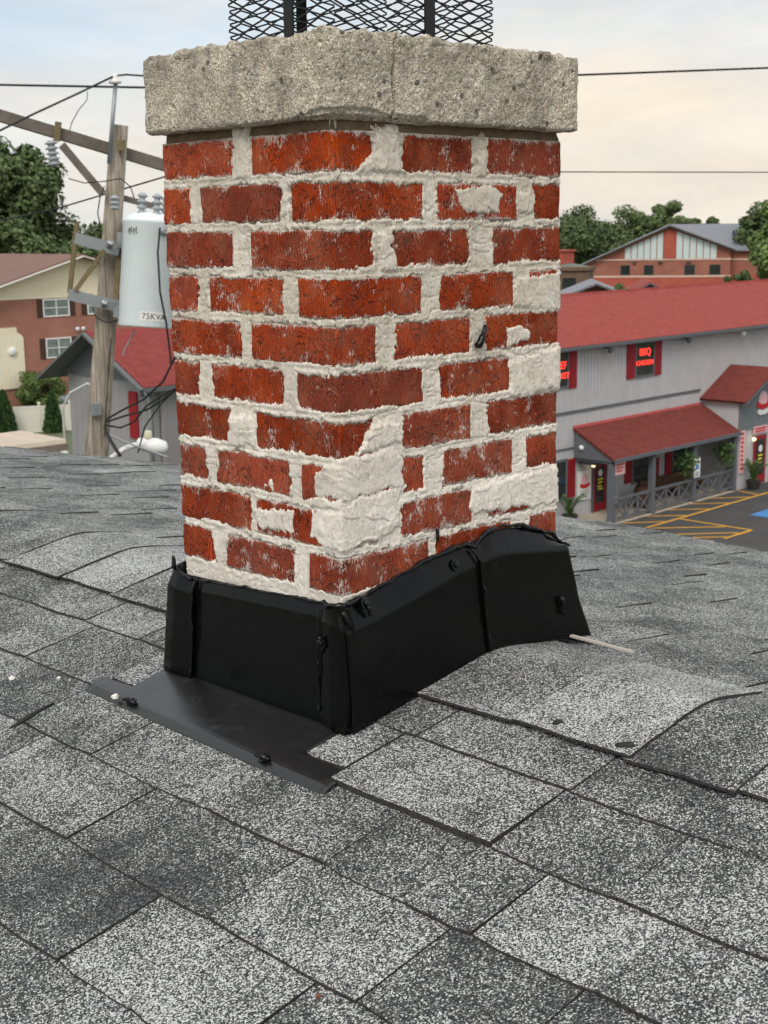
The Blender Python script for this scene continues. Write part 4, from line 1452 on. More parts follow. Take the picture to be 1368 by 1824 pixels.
# entrance gable
EX0, EX1, EY, EXR = 9.36, 14.2, -1.9, 11.75
grooved(EX0, EX1, 0, 4.05, EY).build('entrance_wall', M_SID, rest_)
for xw in (EX0, EX1 - .04):
    MB().box(xw, xw + .04, EY + .03, -.003, 0.05, 4.05).build('entrance_wall', M_SID, rest_)
MB().prism([(EX0, 2.75), (EX1, 2.75), (EX1, 4.0), (EXR, 5.32), (EX0, 4.0)], 'y', EY - .06, EY - .003).build('entrance_gable', M_DGREY, rest_)
for sg, xe in ((-1, EX0 - .28), (1, EX1 + .28)):
    Ls = math.hypot(EXR - xe, 1.35)
    o = MB().box(0, 2.30 + .1, 0, Ls, -.10, 0).build('entrance_roof', M_RED2, rest_)
    ang = math.atan2(1.35, abs(EXR - xe))
    # local x runs along -y of the building, local y up the slope
    if sg < 0:
        o.matrix_local = Matrix(((0, math.cos(ang), -math.sin(ang), xe), (-1, 0, 0, -.004), (0, math.sin(ang), math.cos(ang), 4.12), (0, 0, 0, 1)))
    else:
        o.matrix_local = Matrix(((0, -math.cos(ang), math.sin(ang), xe), (-1, 0, 0, -.004), (0, math.sin(ang), math.cos(ang), 4.12), (0, 0, 0, 1)))
for sg, xe in ((-1, EX0 - .28), (1, EX1 + .28)):
    MB().bar((xe, EY - .46, 4.02), (EXR, EY - .46, 5.36), .05, .16, (0, 1, 0)).build('barge_board', M_TRIM, rest_)
dr = MB().box(10.75, 11.85, EY - .06, EY - .004, .06, 2.32).build('door', M_SHUT, rest_)
MB().box(10.93, 11.67, EY - .075, EY - .061, .5, 2.15).build('pane', M_PANE, dr)
MB().lathe([(.17, 0), (.17, .006)], (11.3, EY - .077, 1.72), (0, -1, 0), 18).build('door_sticker', M_WHITE, dr)
for k, zz in enumerate((1.36, 1.2, 1.02)):
    MB().box(11.1 + .03 * k, 11.5 - .04 * (k % 2), EY - .080, EY - .077, zz, zz + .08).build('door_sticker', M_YST, dr)
MB().lathe([(.05, 0), (.085, .05), (.085, .11), (.03, .15)], (10.45, EY - .2, 2.18), (0, 0, 1), 12).build('wall_lamp', M_LAMP, rest_)


# signs: things of their own, fixed on the building
def at_rest(x, y, z):
    c, s = math.cos(GR), math.sin(GR)
    return (GW.x + x * c - y * s, GW.y + x * s + y * c, GW.z + z)


def sign_root(name, label, x, y, z):
    r = empty(name, at_rest(x, y, z), GR)
    tag(r, label, 'sign')
    return r


def words(body, size, mat, parent, x, y, z, bold=.0, name='lettering'):
    o = text_mesh(body, size, mat, name, parent, ext=.008, bold=bold)
    o.location = (x, y, z); o.rotation_euler = (math.pi / 2, 0, 0)
    return o


s = sign_root('neon_sign', 'red neon BBQ CHICKEN sign in the shuttered upper window', 4.42, -.06, 6.28)
words('BBQ', .44, M_NEON, s, -.02, -.03, .30, -.004); words('CHICKEN', .30, M_NEON, s, -.02, -.03, -.16, -.004)
s = sign_root('neon_sign', 'red neon BEEF BRISKET sign in the window beside the chimney', -1.60, -.06, 6.24)
words('BEEF', .42, M_NEON, s, -.05, -.03, .22, -.004); words('BRISKET', .34, M_NEON, s, -.05, -.03, -.20, -.004)
s = sign_root('wall_sign', 'white poster board with red ribbon emblem beside the left door', .2, -.004, 1.33)
MB().box(-.47, .47, -.04, 0, -.62, .62).build('board', M_WHITE, s, bevel=.01)
MB().lathe([(.26, 0), (.26, .008)], (0, -.041, .22), (0, -1, 0), 20).build('emblem', M_PINK, s)
MB().prism([(-.36, -.02), (-.30, .10), (-.1, .04), (.1, .04), (.30, .10), (.36, -.02), (.1, -.12), (-.1, -.12)], 'y', -.062, -.05).build('ribbon', M_REDL, s)
for k in range(4):
    MB().box(-.30 + .03 * k, .30 - .02 * k, -.046, -.041, -.25 - .09 * k, -.21 - .09 * k).build('text_line', plain('grey_print', lin((150, 146, 142)), .7), s)
s = sign_root('hanging_sign', 'small pale red notice board hung at the porch corner post', .06, PY, 2.28)
MB().box(-.36, .36, -.03, .0, -.26, .26).build('board', M_PINK, s)
for k in range(3):
    MB().box(-.28, .28 - .06 * k, -.036, -.031, .12 - .13 * k, .18 - .13 * k).build('text_line', M_REDL, s)
s = sign_root('accessible_parking_sign', 'narrow white accessible parking sign on the middle porch post', 5.73, PY - .16, 1.55)
MB().box(-.24, .24, -.02, .02, -.42, .42).build('plate', M_WHITE, s, bevel=.004)
MB().box(-.12, .10, -.026, -.021, -.06, .16).build('blue_symbol', M_BLU, s)
MB().box(-.16, .16, -.026, -.021, -.34, -.28).box(-.14, .14, -.026, -.021, -.24, -.19).build('text_line', plain('grey_print', lin((150, 146, 142)), .7), s)
s = sign_root('entrance_sign', 'pale pink name board above the entrance door', 11.2, EY - .064, 2.62)
MB().box(-.62, .62, -.03, 0, -.17, .17).build('board', M_PINK, s)
MB().box(-.5, .5, -.036, -.031, .02, .10).box(-.45, .42, -.036, -.031, -.10, -.03).build('text_line', M_REDL, s)
s = sign_root('banner', 'tall narrow pink banner on the corner beside the entrance door', 9.68, EY - .03, 1.75)
MB().box(-.22, .22, -.02, 0, -1.0, 1.0).build('cloth', M_PINK, s)
for k in range(9):
    MB().box(-.12, .12 - .05 * (k % 2), -.026, -.021, .78 - .2 * k, .88 - .2 * k).build('text_line', M_REDL, s)
s = sign_root('emblem_sign', 'painted restaurant emblem with red ribbon on the entrance gable', 11.35, EY - .064, 3.72)
MB().lathe([(.40, 0), (.40, .02)], (0, 0, .26), (0, -1, 0), 24).build('disc', M_PINK, s)
MB().prism([(-.62, .0), (-.5, .2), (-.15, .06), (.2, .06), (.55, .22), (.66, .02), (.2, -.16), (-.15, -.16)], 'y', -.045, -.025).build('ribbon', M_REDL, s)
MB().prism([(-.55, -.28), (-.4, -.14), (0, -.22), (.4, -.14), (.55, -.28), (.3, -.42), (-.3, -.42)], 'y', -.045, -.025).build('scroll', M_WHITE, s)

# bench, bin, plants
b_ = empty('bench', at_rest(6.3, -.45, .05), GR); tag(b_, 'long brown bench along the porch wall', 'bench')
MB().box(-2.2, 2.1, -.3, .3, .40, .48).build('seat', M_WOODB, b_); MB().box(-2.2, 2.1, .22, .3, .48, .92).build('backrest', M_WOODB, b_)
for x in (-2.1, 0, 1.95): MB().box(x, x + .08, -.28, .28, 0, .40).build('leg', M_WOODB, b_)
b_ = empty('barrel', at_rest(3.2, -.9, .05), GR); tag(b_, 'brown barrel table on the porch behind the railing', 'barrel')
MB().lathe([(.30, 0), (.38, .25), (.40, .45), (.38, .65), (.30, .9)], n=16).build('staves', M_WOODB, b_, smooth=True)
MB().lathe([(.395, .22), (.40, .28)], n=16).lathe([(.395, .62), (.40, .68)], n=16).build('hoop', M_TRIM, b_)
b_ = empty('ash_bin', at_rest(.1, PY + .35, .05), GR); tag(b_, 'slim pale bin standing by the porch corner post', 'bin')
MB().lathe([(.2, 0), (.21, .05), (.17, .1), (.17, .95), (.2, 1.0), (.2, 1.05)], n=14).build('can', plain('beige_bin', lin((170, 160, 146)), .6), b_)
MB().lathe([(.2, 1.05), (.1, 1.14), (.02, 1.16)], n=14).build('lid', M_TRIM, b_)


def leaf_cloud(n, shape, size, seed, droop=0.0):
    """n leaf quads; shape(rng)->(pos, outward)"""
    r = np.random.default_rng(seed)
    P = shape(r, n)
    d = r.normal(size=(n, 3)); d /= np.linalg.norm(d, axis=1, keepdims=True)
    e_ = np.cross(d, r.normal(size=(n, 3))); e_ /= np.linalg.norm(e_, axis=1, keepdims=True)
    s = size * r.uniform(.6, 1.4, (n, 1))
    v = np.stack([P - d * s, P + e_ * s * .45, P + d * s, P - e_ * s * .45], 1).reshape(-1, 3)
    f = np.arange(4 * n).reshape(-1, 4)
    return v, f


for lab, x, seed in (('leafy hanging basket near the middle porch post', 4.95, 1), ('leafy hanging basket at the right end of the porch', 8.2, 2)):
    h = empty('hanging_basket', at_rest(x, PY - .05, 1.85), GR); tag(h, lab, 'hanging plant', 'hanging baskets on the porch')
    MB().lathe([(.10, -.02), (.2, .08), (.22, .2)], n=14).build('basket', M_POT, h)
    for k in range(3): MB().tube([(.2 * math.cos(k * 2.1), .2 * math.sin(k * 2.1), .2), (0, 0, .66)], .006, 5).build('chain', M_TRIM, h)
    v, f = leaf_cloud(420, lambda r, n: np.stack([r.normal(0, .2, n), r.normal(0, .2, n), .25 + r.normal(0, .16, n) - .8 * (r.random(n) ** 3)], -1), .09, seed)
    mobj('foliage', mesh_np('foliage', v, f, False), M_GREEN, h)


def palm(loc, label, hgt, seed):
    p = empty('potted_palm', loc, 0); tag(p, label, 'potted plant')
    MB().lathe([(.24, 0), (.32, .35), (.34, .42), (.3, .42)], n=14).build('pot', M_POT, p)
    r = random.Random(seed)
    for k in range(16):
        a_ = r.uniform(0, 6.28); ln = hgt * r.uniform(.7, 1.05); out = r.uniform(.25, .75)
        pts_ = []
        for q in range(7):
            t_ = q / 6
            pts_.append(Vector((math.cos(a_) * out * t_ ** 1.3, math.sin(a_) * out * t_ ** 1.3, .4 + ln * (t_ - .38 * t_ ** 3))))
        v, f = [], []
        for q in range(6):
            for sg in (-1, 1):
                for w_ in (0, .5):
                    base = pts_[q].lerp(pts_[q + 1], w_)
                    dr_ = (pts_[q + 1] - pts_[q]).normalized(); sd_ = dr_.cross(Vector((0, 0, 1))).normalized() * sg
                    tip = base + (sd_ + dr_ * .7).normalized() * .26 * (1.1 - q / 8) - Vector((0, 0, .07))
                    n = len(v)
                    v += [base, base + dr_ * .05, tip, base - dr_ * .01]; f.append((n, n + 1, n + 2, n + 3))
        mobj('frond', mesh_from('frond', [tuple(x) for x in v], f, M_GREEN), None, p)


palm(at_rest(10.15, EY - .42, .0), 'potted palm by the entrance door of the grey restaurant', 1.5, 3)
palm(at_rest(-1.5, -.55, .0), 'potted palm below the left window beside the chimney edge', 1.4, 4)

# ================================================================== BRICK HALL FAR BEHIND
M_FBR = shingled('far_brick', lin((150, 96, 82)), lin((168, 112, 96)), .5, .4, .1, True)
M_FBR2 = shingled('far_brick_red', lin((170, 86, 72)), lin((184, 98, 82)), .5, .4, .1, True)
M_BAND = plain('pale_stone_band', lin((206, 176, 160)), .8)
M_GROOF = plain('grey_metal_roof', lin((122, 124, 130)), .6, var=.08)
M_FASC = plain('brown_fascia', lin((92, 82, 76)), .7)
M_GLAZ = plain('pale_translucent_glazing', lin((196, 208, 206)), .3, var=.08)
HB = Vector((148.64, 114.65, -12.0)); HR = math.radians(-55.4)
hall = empty('brick_hall', HB, HR)
tag(hall, 'large brick hall with low gable, pale glazed panels and grey roof', 'building')
AX = 11.8
XE = 19.75
MB().prism([(0.2, 0), (XE, 0), (XE, 8.7), (AX, 11.5), (.2, 6.55)], 'y', 0, .3).build('wall', M_FBR, hall)
for xw in (XE - .25, .2): MB().box(xw, xw + .25, .31, 26, 0, 8.4 if xw > 5 else 6.5).build('wall', M_FBR, hall)
MB().box(.15, XE + .05, -.05, -.003, 0, 4.98).build('plinth', M_FBR2, hall)
MB().box(.1, XE + .1, -.09, -.052, 4.99, 5.24).build('stone_band', M_BAND, hall)
MB().box(2.1, XE + .1, -.08, -.003, 7.22, 7.42).build('stone_band', M_BAND, hall)
MB().box(.1, XE + .1, -.09, -.054, 3.35, 3.6).build('stone_band', M_BAND, hall)
MB().prism([(11.12, 7.43), (12.72, 7.43), (12.72, 11.05), (AX, 11.35), (11.12, 11.1)], 'y', -.12, -.003).build('pier', M_FBR2, hall)
for x0, x1 in ((6.06, 11.1), (12.75, 18.05)):
    n = 6
    for k in range(n):
        a_, b_ = x0 + (x1 - x0) * k / n, x0 + (x1 - x0) * (k + 1) / n - .12
        ztop = lambda x: (10.89 - (11.1 - x) * .423) if x < AX else (10.98 - (x - 12.66) * .357)
        MB().prism([(a_, 7.43), (b_, 7.43), (b_, ztop(b_)), (a_, ztop(a_))], 'y', -.06, -.003).build('glazing_panel', M_GLAZ, hall)
for x0, x1 in ((5.55, 6.7), (8.63, 9.8), (13.93, 15.17), (17.15, 18.45)):
    window(x0, x1, 5.34, 6.56, 0, hall, M_FASC, M_PANE, .08)
for x in (7.3, 10.7, 14.4):
    MB().box(x - .3, x + .3, -.3, -.003, 6.92, 7.12).build('vent_hood', M_FASC, hall)
for xe, ze in ((-.5, 6.42), (20.3, 8.62)):
    v = [(xe, -.6, ze), (AX, -.6, 11.85), (AX, 28, 11.85), (xe, 28, ze)]
    v += [(p[0], p[1], p[2] - .3) for p in v]
    MB().add(v, [(0, 1, 2, 3), (7, 6, 5, 4), (0, 4, 5, 1), (1, 5, 6, 2), (2, 6, 7, 3), (3, 7, 4, 0)]).build('roof', M_GROOF, hall)
    MB().bar((xe, -.66, ze - .12), (AX, -.66, 11.72), .1, .42, (0, 1, 0)).build('barge_board', M_FASC, hall)
# cross wing to the right with its grey roof towards us
MB().box(XE + .01, 27, 3.0, 3.3, 0, 8.45).build('wall', M_FBR, hall)
MB().box(XE + .02, 27.05, 2.9, 2.995, 0, 5.2).build('plinth', M_FBR2, hall)
MB().box(XE + .02, 27.05, 2.9, 2.996, 7.1, 7.3).build('stone_band', M_BAND, hall)
for ya, yb in ((2.3, 9.0), (15.7, 9.0)):
    v = [(AX + .1, ya, 8.55), (27.5, ya, 8.55), (27.5, yb, 11.88), (AX + .1, yb, 11.88)]
    v += [(p[0], p[1], p[2] - .25) for p in v]
    MB().add(v, [(0, 1, 2, 3), (7, 6, 5, 4), (0, 4, 5, 1), (1, 5, 6, 2), (2, 6, 7, 3), (3, 7, 4, 0)]).build('roof', M_GROOF, hall)
MB().box(-.1, .15, -.4, -.003, 5.6, 6.1).build('wall_light', M_LAMPW, hall)

# brown octagonal lobby next to it
P = pt(1013, 560, 150)
lob = empty('round_lobby', (P.x, P.y, -12)); tag(lob, 'brown octagonal brick lobby with red chimney beside the hall', 'building')
MB().lathe([(2.6, 0), (2.6, 7.2), (2.85, 7.25), (2.85, 7.6), (2.2, 7.65)], n=8).build('wall', plain('brown_brick', lin((112, 90, 74)), .85), lob)
MB().lathe([(2.3, 7.62), (.4, 7.95), (.1, 7.96)], n=8).build('roof', plain('green_grey_roof', lin((104, 112, 104)), .8), lob)
MB().box(-.95, 1.05, .2, 2.0, 7.7, 9.2).box(-1.1, 1.2, .05, 2.15, 9.2, 9.4).build('chimney', M_FBR2, lob)
dw = pt(1013, 500, 147.2)
dv = (Vector((CAM_LOC[0], CAM_LOC[1], 0)) - Vector((P.x, P.y, 0))).normalized()
wn = MB().box(-.7, .7, -.1, .1, 4.7, 6.5).build('window', M_PANE, lob)
wn.location = (dv.x * 2.62, dv.y * 2.62, 0); wn.rotation_euler = (0, 0, math.atan2(dv.y, dv.x) + math.pi / 2)

# two small houses peeping over the red roof
def hut(px, py, dist, w, hgt, roofcol, wallm, label, rz, over=.5):
    P_ = pt(px, py, dist)
    r = empty('house', (P_.x, P_.y, -12.0), rz); tag(r, label, 'house')
    ze = P_.z + 12
    MB().prism([(-w / 2, 0), (w / 2, 0), (w / 2, ze - hgt), (0, ze - .1), (-w / 2, ze - hgt)], 'y', 0, 9).build('wall', wallm, r)
    for sg in (-1, 1):
        x = sg * (w / 2 + over)
        zl = ze - hgt * (1 + 2 * over / w)
        v = [(x, -.6, zl), (0, -.6, ze), (0, 9.6, ze), (x, 9.6, zl)]
        v += [(p[0], p[1], p[2] + .22) for p in v]
        MB().add(v, [(0, 1, 2, 3), (7, 6, 5, 4), (0, 4, 5, 1), (1, 5, 6, 2), (2, 6, 7, 3), (3, 7, 4, 0)]).build('roof', roofcol, r)
        MB().bar((x, -.64, zl + .06), (0, -.64, ze + .06), .08, .36, (0, 1, 0)).build('barge_board', M_FASC if roofcol is M_GROOF else M_TRIM, r)
    return r


hut(1062, 508, 120, 5.2, 1.0, M_GROOF, plain('brown_red_wall', lin((104, 66, 56)), .85), 'low house with dark grey roof just above the red roof', math.radians(-50))
hut(1158, 506, 118, 5.0, 1.3, M_RED1, M_TRIM, 'small grey gable with red roof behind the restaurant ridge', math.radians(-52))

# ================================================================== BRICK APARTMENTS, LEFT
AP = Vector((47.6, 83.77, -12.0))
apt = empty('apartment_building', AP)
tag(apt, 'brick apartment block with cream siding gable and brown roof', 'building')
M_ABR = shingled('apartment_brick', lin((164, 114, 98)), lin((178, 128, 112)), .6, .3, .09, True)
M_CREAM = plain('cream_siding', lin((238, 226, 198)), .8, var=.05)
M_BROOF = plain('brown_roof', lin((122, 96, 86)), .9, var=.12, scale=.8)
M_BSH = plain('brown_shutter', lin((78, 58, 48)), .7)
M_WFR = plain('white_window_frame', lin((232, 230, 224)), .5, var=.03)
M_LPANE = plain('pale_window_glass', lin((120, 130, 128)), .1, var=.5, scale=2.0, spec=.5)
MB().box(-10, 16, 0, .3, 0, 7.5).build('wall', M_ABR, apt)
MB().box(-10, -9.7, .31, 18, 0, 7.5).box(15.7, 16, .31, 18, 0, 7.5).build('wall', M_ABR, apt)
zs = 7.5
while zs < 10.2:      # cream lap boards up the gable
    ze = min(zs + .22, 10.3)
    hw = lambda z: (10.36 - z) / .285
    a0, a1 = max(-10, 4.08 - hw(zs)), min(16, 4.08 + hw(zs))
    b0, b1 = max(-10, 4.08 - hw(ze)), min(16, 4.08 + hw(ze))
    MB().add([(a0, -.06, zs), (a1, -.06, zs), (b1, -.02, ze), (b0, -.02, ze), (a0, .25, zs), (a1, .25, zs), (b1, .25, ze), (b0, .25, ze)],
             [(0, 1, 2, 3), (7, 6, 5, 4), (0, 4, 5, 1), (2, 6, 7, 3), (0, 3, 7, 4), (1, 5, 6, 2)]).build('siding_board', M_CREAM, apt)
    zs = ze
for sg in (-1, 1):
    xe = 4.08 + sg * 14.6; ze = 10.45 - 14.6 * .285
    v = [(xe, -.9, ze), (4.08, -.9, 10.45), (4.08, 18, 10.45), (xe, 18, ze)]
    v += [(p[0], p[1], p[2] - .16) for p in v]
    MB().add(v, [(0, 1, 2, 3), (7, 6, 5, 4), (0, 4, 5, 1), (1, 5, 6, 2), (2, 6, 7, 3), (3, 7, 4, 0)]).build('roof', M_BROOF, apt)
    MB().bar((xe, -.94, ze - .14), (4.08, -.94, 10.31), .06, .30, (0, 1, 0)).build('barge_board', M_WFR, apt)


def apt_window(x0, x1, z0, z1, sh=True):
    w = window(x0 + .1, x1 - .1, z0 + .1, z1 - .1, 0, apt, M_WFR, M_LPANE, .1, 1)
    for k in range(2):
        a_ = x0 + .1 + (x1 - x0 - .2) * k / 2; b_ = a_ + (x1 - x0 - .2) / 2
        MB().box(a_ + .05, b_ - .05, -.045, -.031, (z0 + z1) / 2 - .03, (z0 + z1) / 2 + .03).build('sash_bar', M_WFR, w)
    if sh:
        shutter(x0 - .46, x0 - .02, z0, z1, 0, M_BSH, apt); shutter(x1 + .02, x1 + .46, z0, z1, 0, M_BSH, apt)


for x0 in (1.2, 4.75, 8.6, -5.4):
    apt_window(x0, x0 + 2.1, 6.2, 7.45)
    apt_window(x0 + .05, x0 + 2.1, 3.35, 4.75)
MB().prism([(-3.6, 1.5), (-.5, 1.5), (-.5, 4.95), (-.75, 5.2), (-.95, 5.3), (-1.0, 5.65), (-3.2, 5.65), (-3.25, 5.3), (-3.45, 5.2), (-3.6, 4.95)], 'y', -.12, -.003).build('entry_panel', M_CREAM, apt)
for k in range(9):
    MB().box(-3.45 + k * .34, -3.41 + k * .34, -.135, -.121, 1.6, 5.1).build('batten', M_WFR, apt)
MB().lathe([(.32, 0), (.28, .12), (.1, .2)], (-1.43, -.13, 4.03), (0, -1, 0), 14).build('wall_light', M_LAMPW, apt)
for x in (3.83, 4.3): MB().lathe([(.12, 0), (.16, .1), (.1, .2)], (x, -.004, 5.28), (0, -1, -.3), 10).build('flood_light', M_LAMPW, apt)

# ================================================================== GREY SHED WITH RED ROOF, LEFT
SH = Vector((32.47, 50.17, -12.0))
shed = empty('grey_annex', SH)
tag(shed, 'small grey gabled annex with red shingle roof behind the utility pole', 'building')
M_SGR = plain('annex_grey', lin((150, 148, 148)), .8, var=.06)
M_SDG = plain('annex_trim', lin((104, 106, 108)), .75, var=.08)
ay, az = .82, 7.72
for k in range(28):
    ya = 3.95 - k * .26
    if ya - .26 < -3.0: break
    MB().box(-.0 - .008 * (k % 2), .25, ya - .255, ya, 0, 5.6).build('siding_board', M_SGR, shed)
for k in range(34):
    xa = .27 + k * .26
    MB().box(xa, xa + .25, -3.0 - .012 * (k % 2), -2.85, 0, 5.4).build('siding_board', M_SGR, shed)
MB().box(.26, 9, 3.8, 3.95, 0, 5.4).build('wall', M_SGR, shed)
zs = 5.62
while zs < 7.4:
    ze = zs + .2
    f0 = lambda z: (az - .2 - z) / (az - 5.55)
    MB().add([(-.10, ay + 4.0 * f0(zs), zs), (-.10, ay - 3.5 * f0(zs), zs), (-.06, ay - 3.5 * f0(ze), ze), (-.06, ay + 4.0 * f0(ze), ze),
              (.2, ay + 4.0 * f0(zs), zs), (.2, ay - 3.5 * f0(zs), zs), (.2, ay - 3.5 * f0(ze), ze), (.2, ay + 4.0 * f0(ze), ze)],
             [(0, 1, 2, 3), (7, 6, 5, 4), (0, 4, 5, 1), (2, 6, 7, 3), (0, 3, 7, 4), (1, 5, 6, 2)]).build('gable_louvre', M_SDG, shed)
    zs = ze
for ye, ze in ((4.9, 5.5), (-3.42, 5.55)):
    Ls = math.hypot(ye - ay, az - ze)
    v = [(-.9, ye, ze), (-.9, ay, az), (9.5, ay, az), (9.5, ye, ze)]
    o = MB().box(0, 10.4, 0, Ls, -.05, 0).build('roof', M_RED3, shed)
    MB().box(.02, 10.38, .02, Ls - .02, -.16, -.055).build('soffit', M_SDG, o)
    ang = math.atan2(az - ze, abs(ay - ye))
    if ye < ay:
        o.matrix_local = Matrix(((1, 0, 0, -.9), (0, math.cos(ang), -math.sin(ang), ye), (0, math.sin(ang), math.cos(ang), ze), (0, 0, 0, 1)))
    else:
        o.matrix_local = Matrix(((-1, 0, 0, 9.5), (0, -math.cos(ang), math.sin(ang), ye), (0, math.sin(ang), math.cos(ang), ze), (0, 0, 0, 1)))
    MB().bar((-.96, ye, ze - .12), (-.96, ay, az - .1), .1, .32, (1, 0, 0)).build('barge_board', M_SDG, shed)
MB().box(-.9, 9.5, -3.52, -3.43, 5.34, 5.52).build('gutter', M_SDG, shed)
for y0, y1, z0, z1 in ((-1.62, -.98, 3.1, 5.15), (1.1, 1.6, 3.2, 5.05)):
    MB().box(-.09, -.02, y0, y1, z0, z1).build('shutter', M_SHUT, shed)
M_COND = plain('grey_conduit', lin((176, 180, 182)), .35, metal=.6, var=.1)
MB().tube([(-.18, -2.2, 5.05), (-.3, -2.35, 5.35), (-.3, -2.6, 5.3), (-.2, -2.72, 5.0), (-.18, -2.75, 3.9), (-.18, -2.7, 1.0)], .09, 8).build('service_mast', M_COND, shed, smooth=True)
MB().tube([(-.15, 1.3, 5.1), (-.5, 1.55, 5.35), (-.9, 2.4, 4.9), (-.95, 3.0, 4.2), (-.9, 3.1, 3.2), (-.9, 3.1, 2.2)], .05, 8).build('white_conduit', plain('white_pipe', lin((206, 206, 202)), .5), shed, smooth=True)
# pale ribbed canopy below
P = pt(22, 792, 37)
can = empty('ribbed_canopy', (P.x, P.y, P.z)); tag(can, 'pale ribbed metal canopy roof at the left edge beyond the shingles', 'canopy')
M_CAN = plain('pale_ribbed_metal', lin((206, 190, 172)), .6, var=.12)
for k in range(12):
    MB().prism([(-.07, 0), (-.055, .10), (.055, .10), (.07, 0), (.07, -.03), (-.07, -.03)], 'x', -2.2, 1.2).build('rib', M_CAN, can).location = (0, -.7 + .205 * k, 0)
MB().box(-2.3, 1.25, -.8, 1.7, -.2, -.04).build('sheet', plain('canopy_gap', lin((120, 108, 98)), .8), can)
for y in (-1.1, 1.3): MB().box(.9, 1.05, y, y + .15, -P.z - 12 - .0, -.2).build('post', M_WFR, can)

# ================================================================== FENCE, SHRUBS, CAR
fz0 = -12.0
fen = empty('vinyl_fence', (40.2, 73.9, fz0), math.radians(-27)); tag(fen, 'cream vinyl fence between the two clipped evergreens', 'fence')
M_FEN = plain('cream_vinyl', lin((224, 220, 206)), .5, var=.04)
for k in range(-3, 5):
    x = k * 1.83
    MB().box(x - .065, x + .065, -.065, .065, 0, 1.75).prism([(-.08, 1.752), (.08, 1.752), (0, 1.86)], 'y', -.08, .08).build('post', M_FEN, fen) if False else None
    pm = MB().box(x - .065, x + .065, -.065, .065, 0, 1.75)
    pm.lathe([(.1, 1.752), (.1, 1.79), (.01, 1.87)], (x, 0, 0), (0, 0, 1), 4).build('post', M_FEN, fen)
    for q in range(11):
        xx = x + .075 + q * .153
        MB().box(xx, xx + .15, -.02, .02, .1, 1.5).build('board', M_FEN, fen)
    MB().box(x + .067, x + 1.763, -.035, .035, 1.5, 1.62).box(x + .067, x + 1.763, -.035, .035, 0, .1).build('rail', M_FEN, fen)

M_LEAF = {}


def leafmat(name, c, var=.55):
    if name in M_LEAF: return M_LEAF[name]
    m, t, p = newmat(name)
    v = objco(t)
    geo = nd(t, 'ShaderNodeNewGeometry')
    n = noise(t, v, .9, 4, .6)
    x = math_(t, 'ADD', math_(t, 'MULTIPLY', n, .6), math_(t, 'MULTIPLY', geo.outputs['Random Per Island'], .4))
    lo = tuple(k * (1 - var) for k in c); hi = tuple(k * (1 + var) for k in c)
    t.links.new(rampn(t, x, [(.25, lo), (.75, hi)]), p.inputs['Base Color'])
    setin(p, Roughness=.65)
    p.inputs['Specular IOR Level'].default_value = .2
    M_LEAF[name] = m
    return m


M_BARK = plain('bark', lin((86, 74, 64)), .95, var=.3, scale=5)


def tree(name, label, base, hgt, rx, rz, mat, nleaf, leaf, seed, trunk_r=.28, clumps=34, group=None, low=.28, cat='tree'):
    r = np.random.default_rng(seed)
    root = empty(name, base); tag(root, label, cat, group)
    zc = hgt - rz - .22 * rx
    tops = []
    mb = MB().tube([(0, 0, 0), (.1, .05, hgt * .3), (-.05, .1, hgt * .6), (0, 0, hgt * .85)], [trunk_r, trunk_r * .8, trunk_r * .5, trunk_r * .15], 8)
    cen = []
    for k in range(clumps):
        while True:
            q = r.uniform(-1, 1, 3)
            if .35 < np.linalg.norm(q) < 1: break
        q = q * (1 + .12 * r.normal())
        c = np.array([q[0] * rx, q[1] * rx, zc + q[2] * rz])
        c[2] = max(c[2], hgt * low * .6)
        cen.append((c, rx * r.uniform(.26, .46)))
    for c, s in cen[:14]:
        st_ = np.array([0, 0, max(hgt * .25, min(c[2] - rx * .5, hgt * .7))])
        mid = (st_ + c) / 2 + np.array([0, 0, -.3])
        mb.tube([st_, mid, c], [trunk_r * .4, trunk_r * .25, trunk_r * .08], 5)
    mb.build('trunk', M_BARK, root, smooth=True)
    leaf *= .62
    per = int(nleaf * 2.4) // clumps
    V = []
    for c, s in cen:
        d = r.normal(size=(per, 3)); d /= np.linalg.norm(d, axis=1, keepdims=True)
        rad = s * (r.random((per, 1)) ** .42) * np.array([1, 1, .75])
        P_ = c + d * rad
        nrm = d + r.normal(size=(per, 3)) * .55 + np.array([0, 0, .35])
        nrm /= np.linalg.norm(nrm, axis=1, keepdims=True)
        t1 = np.cross(nrm, r.normal(size=(per, 3))); t1 /= np.linalg.norm(t1, axis=1, keepdims=True)
        t2 = np.cross(nrm, t1)
        s1 = leaf * r.uniform(.6, 1.3, (per, 1))
        V.append(np.stack([P_ - t1 * s1, P_ + t2 * s1 * .55 + nrm * s1 * .1, P_ + t1 * s1, P_ - t2 * s1 * .55 + nrm * s1 * .1], 1).reshape(-1, 3))
    V = np.concatenate(V)
    mobj('crown', mesh_np('crown', V, np.arange(len(V)).reshape(-1, 4), False), mat, root)
    return root


L_DARK = leafmat('dark_leaf', (.088, .124, .048))
L_MID = leafmat('mid_leaf', (.108, .15, .056))
L_LIGHT = leafmat('light_leaf', (.130, .185, .056))
L_ARB = leafmat('arborvitae_leaf', (.045, .092, .028))


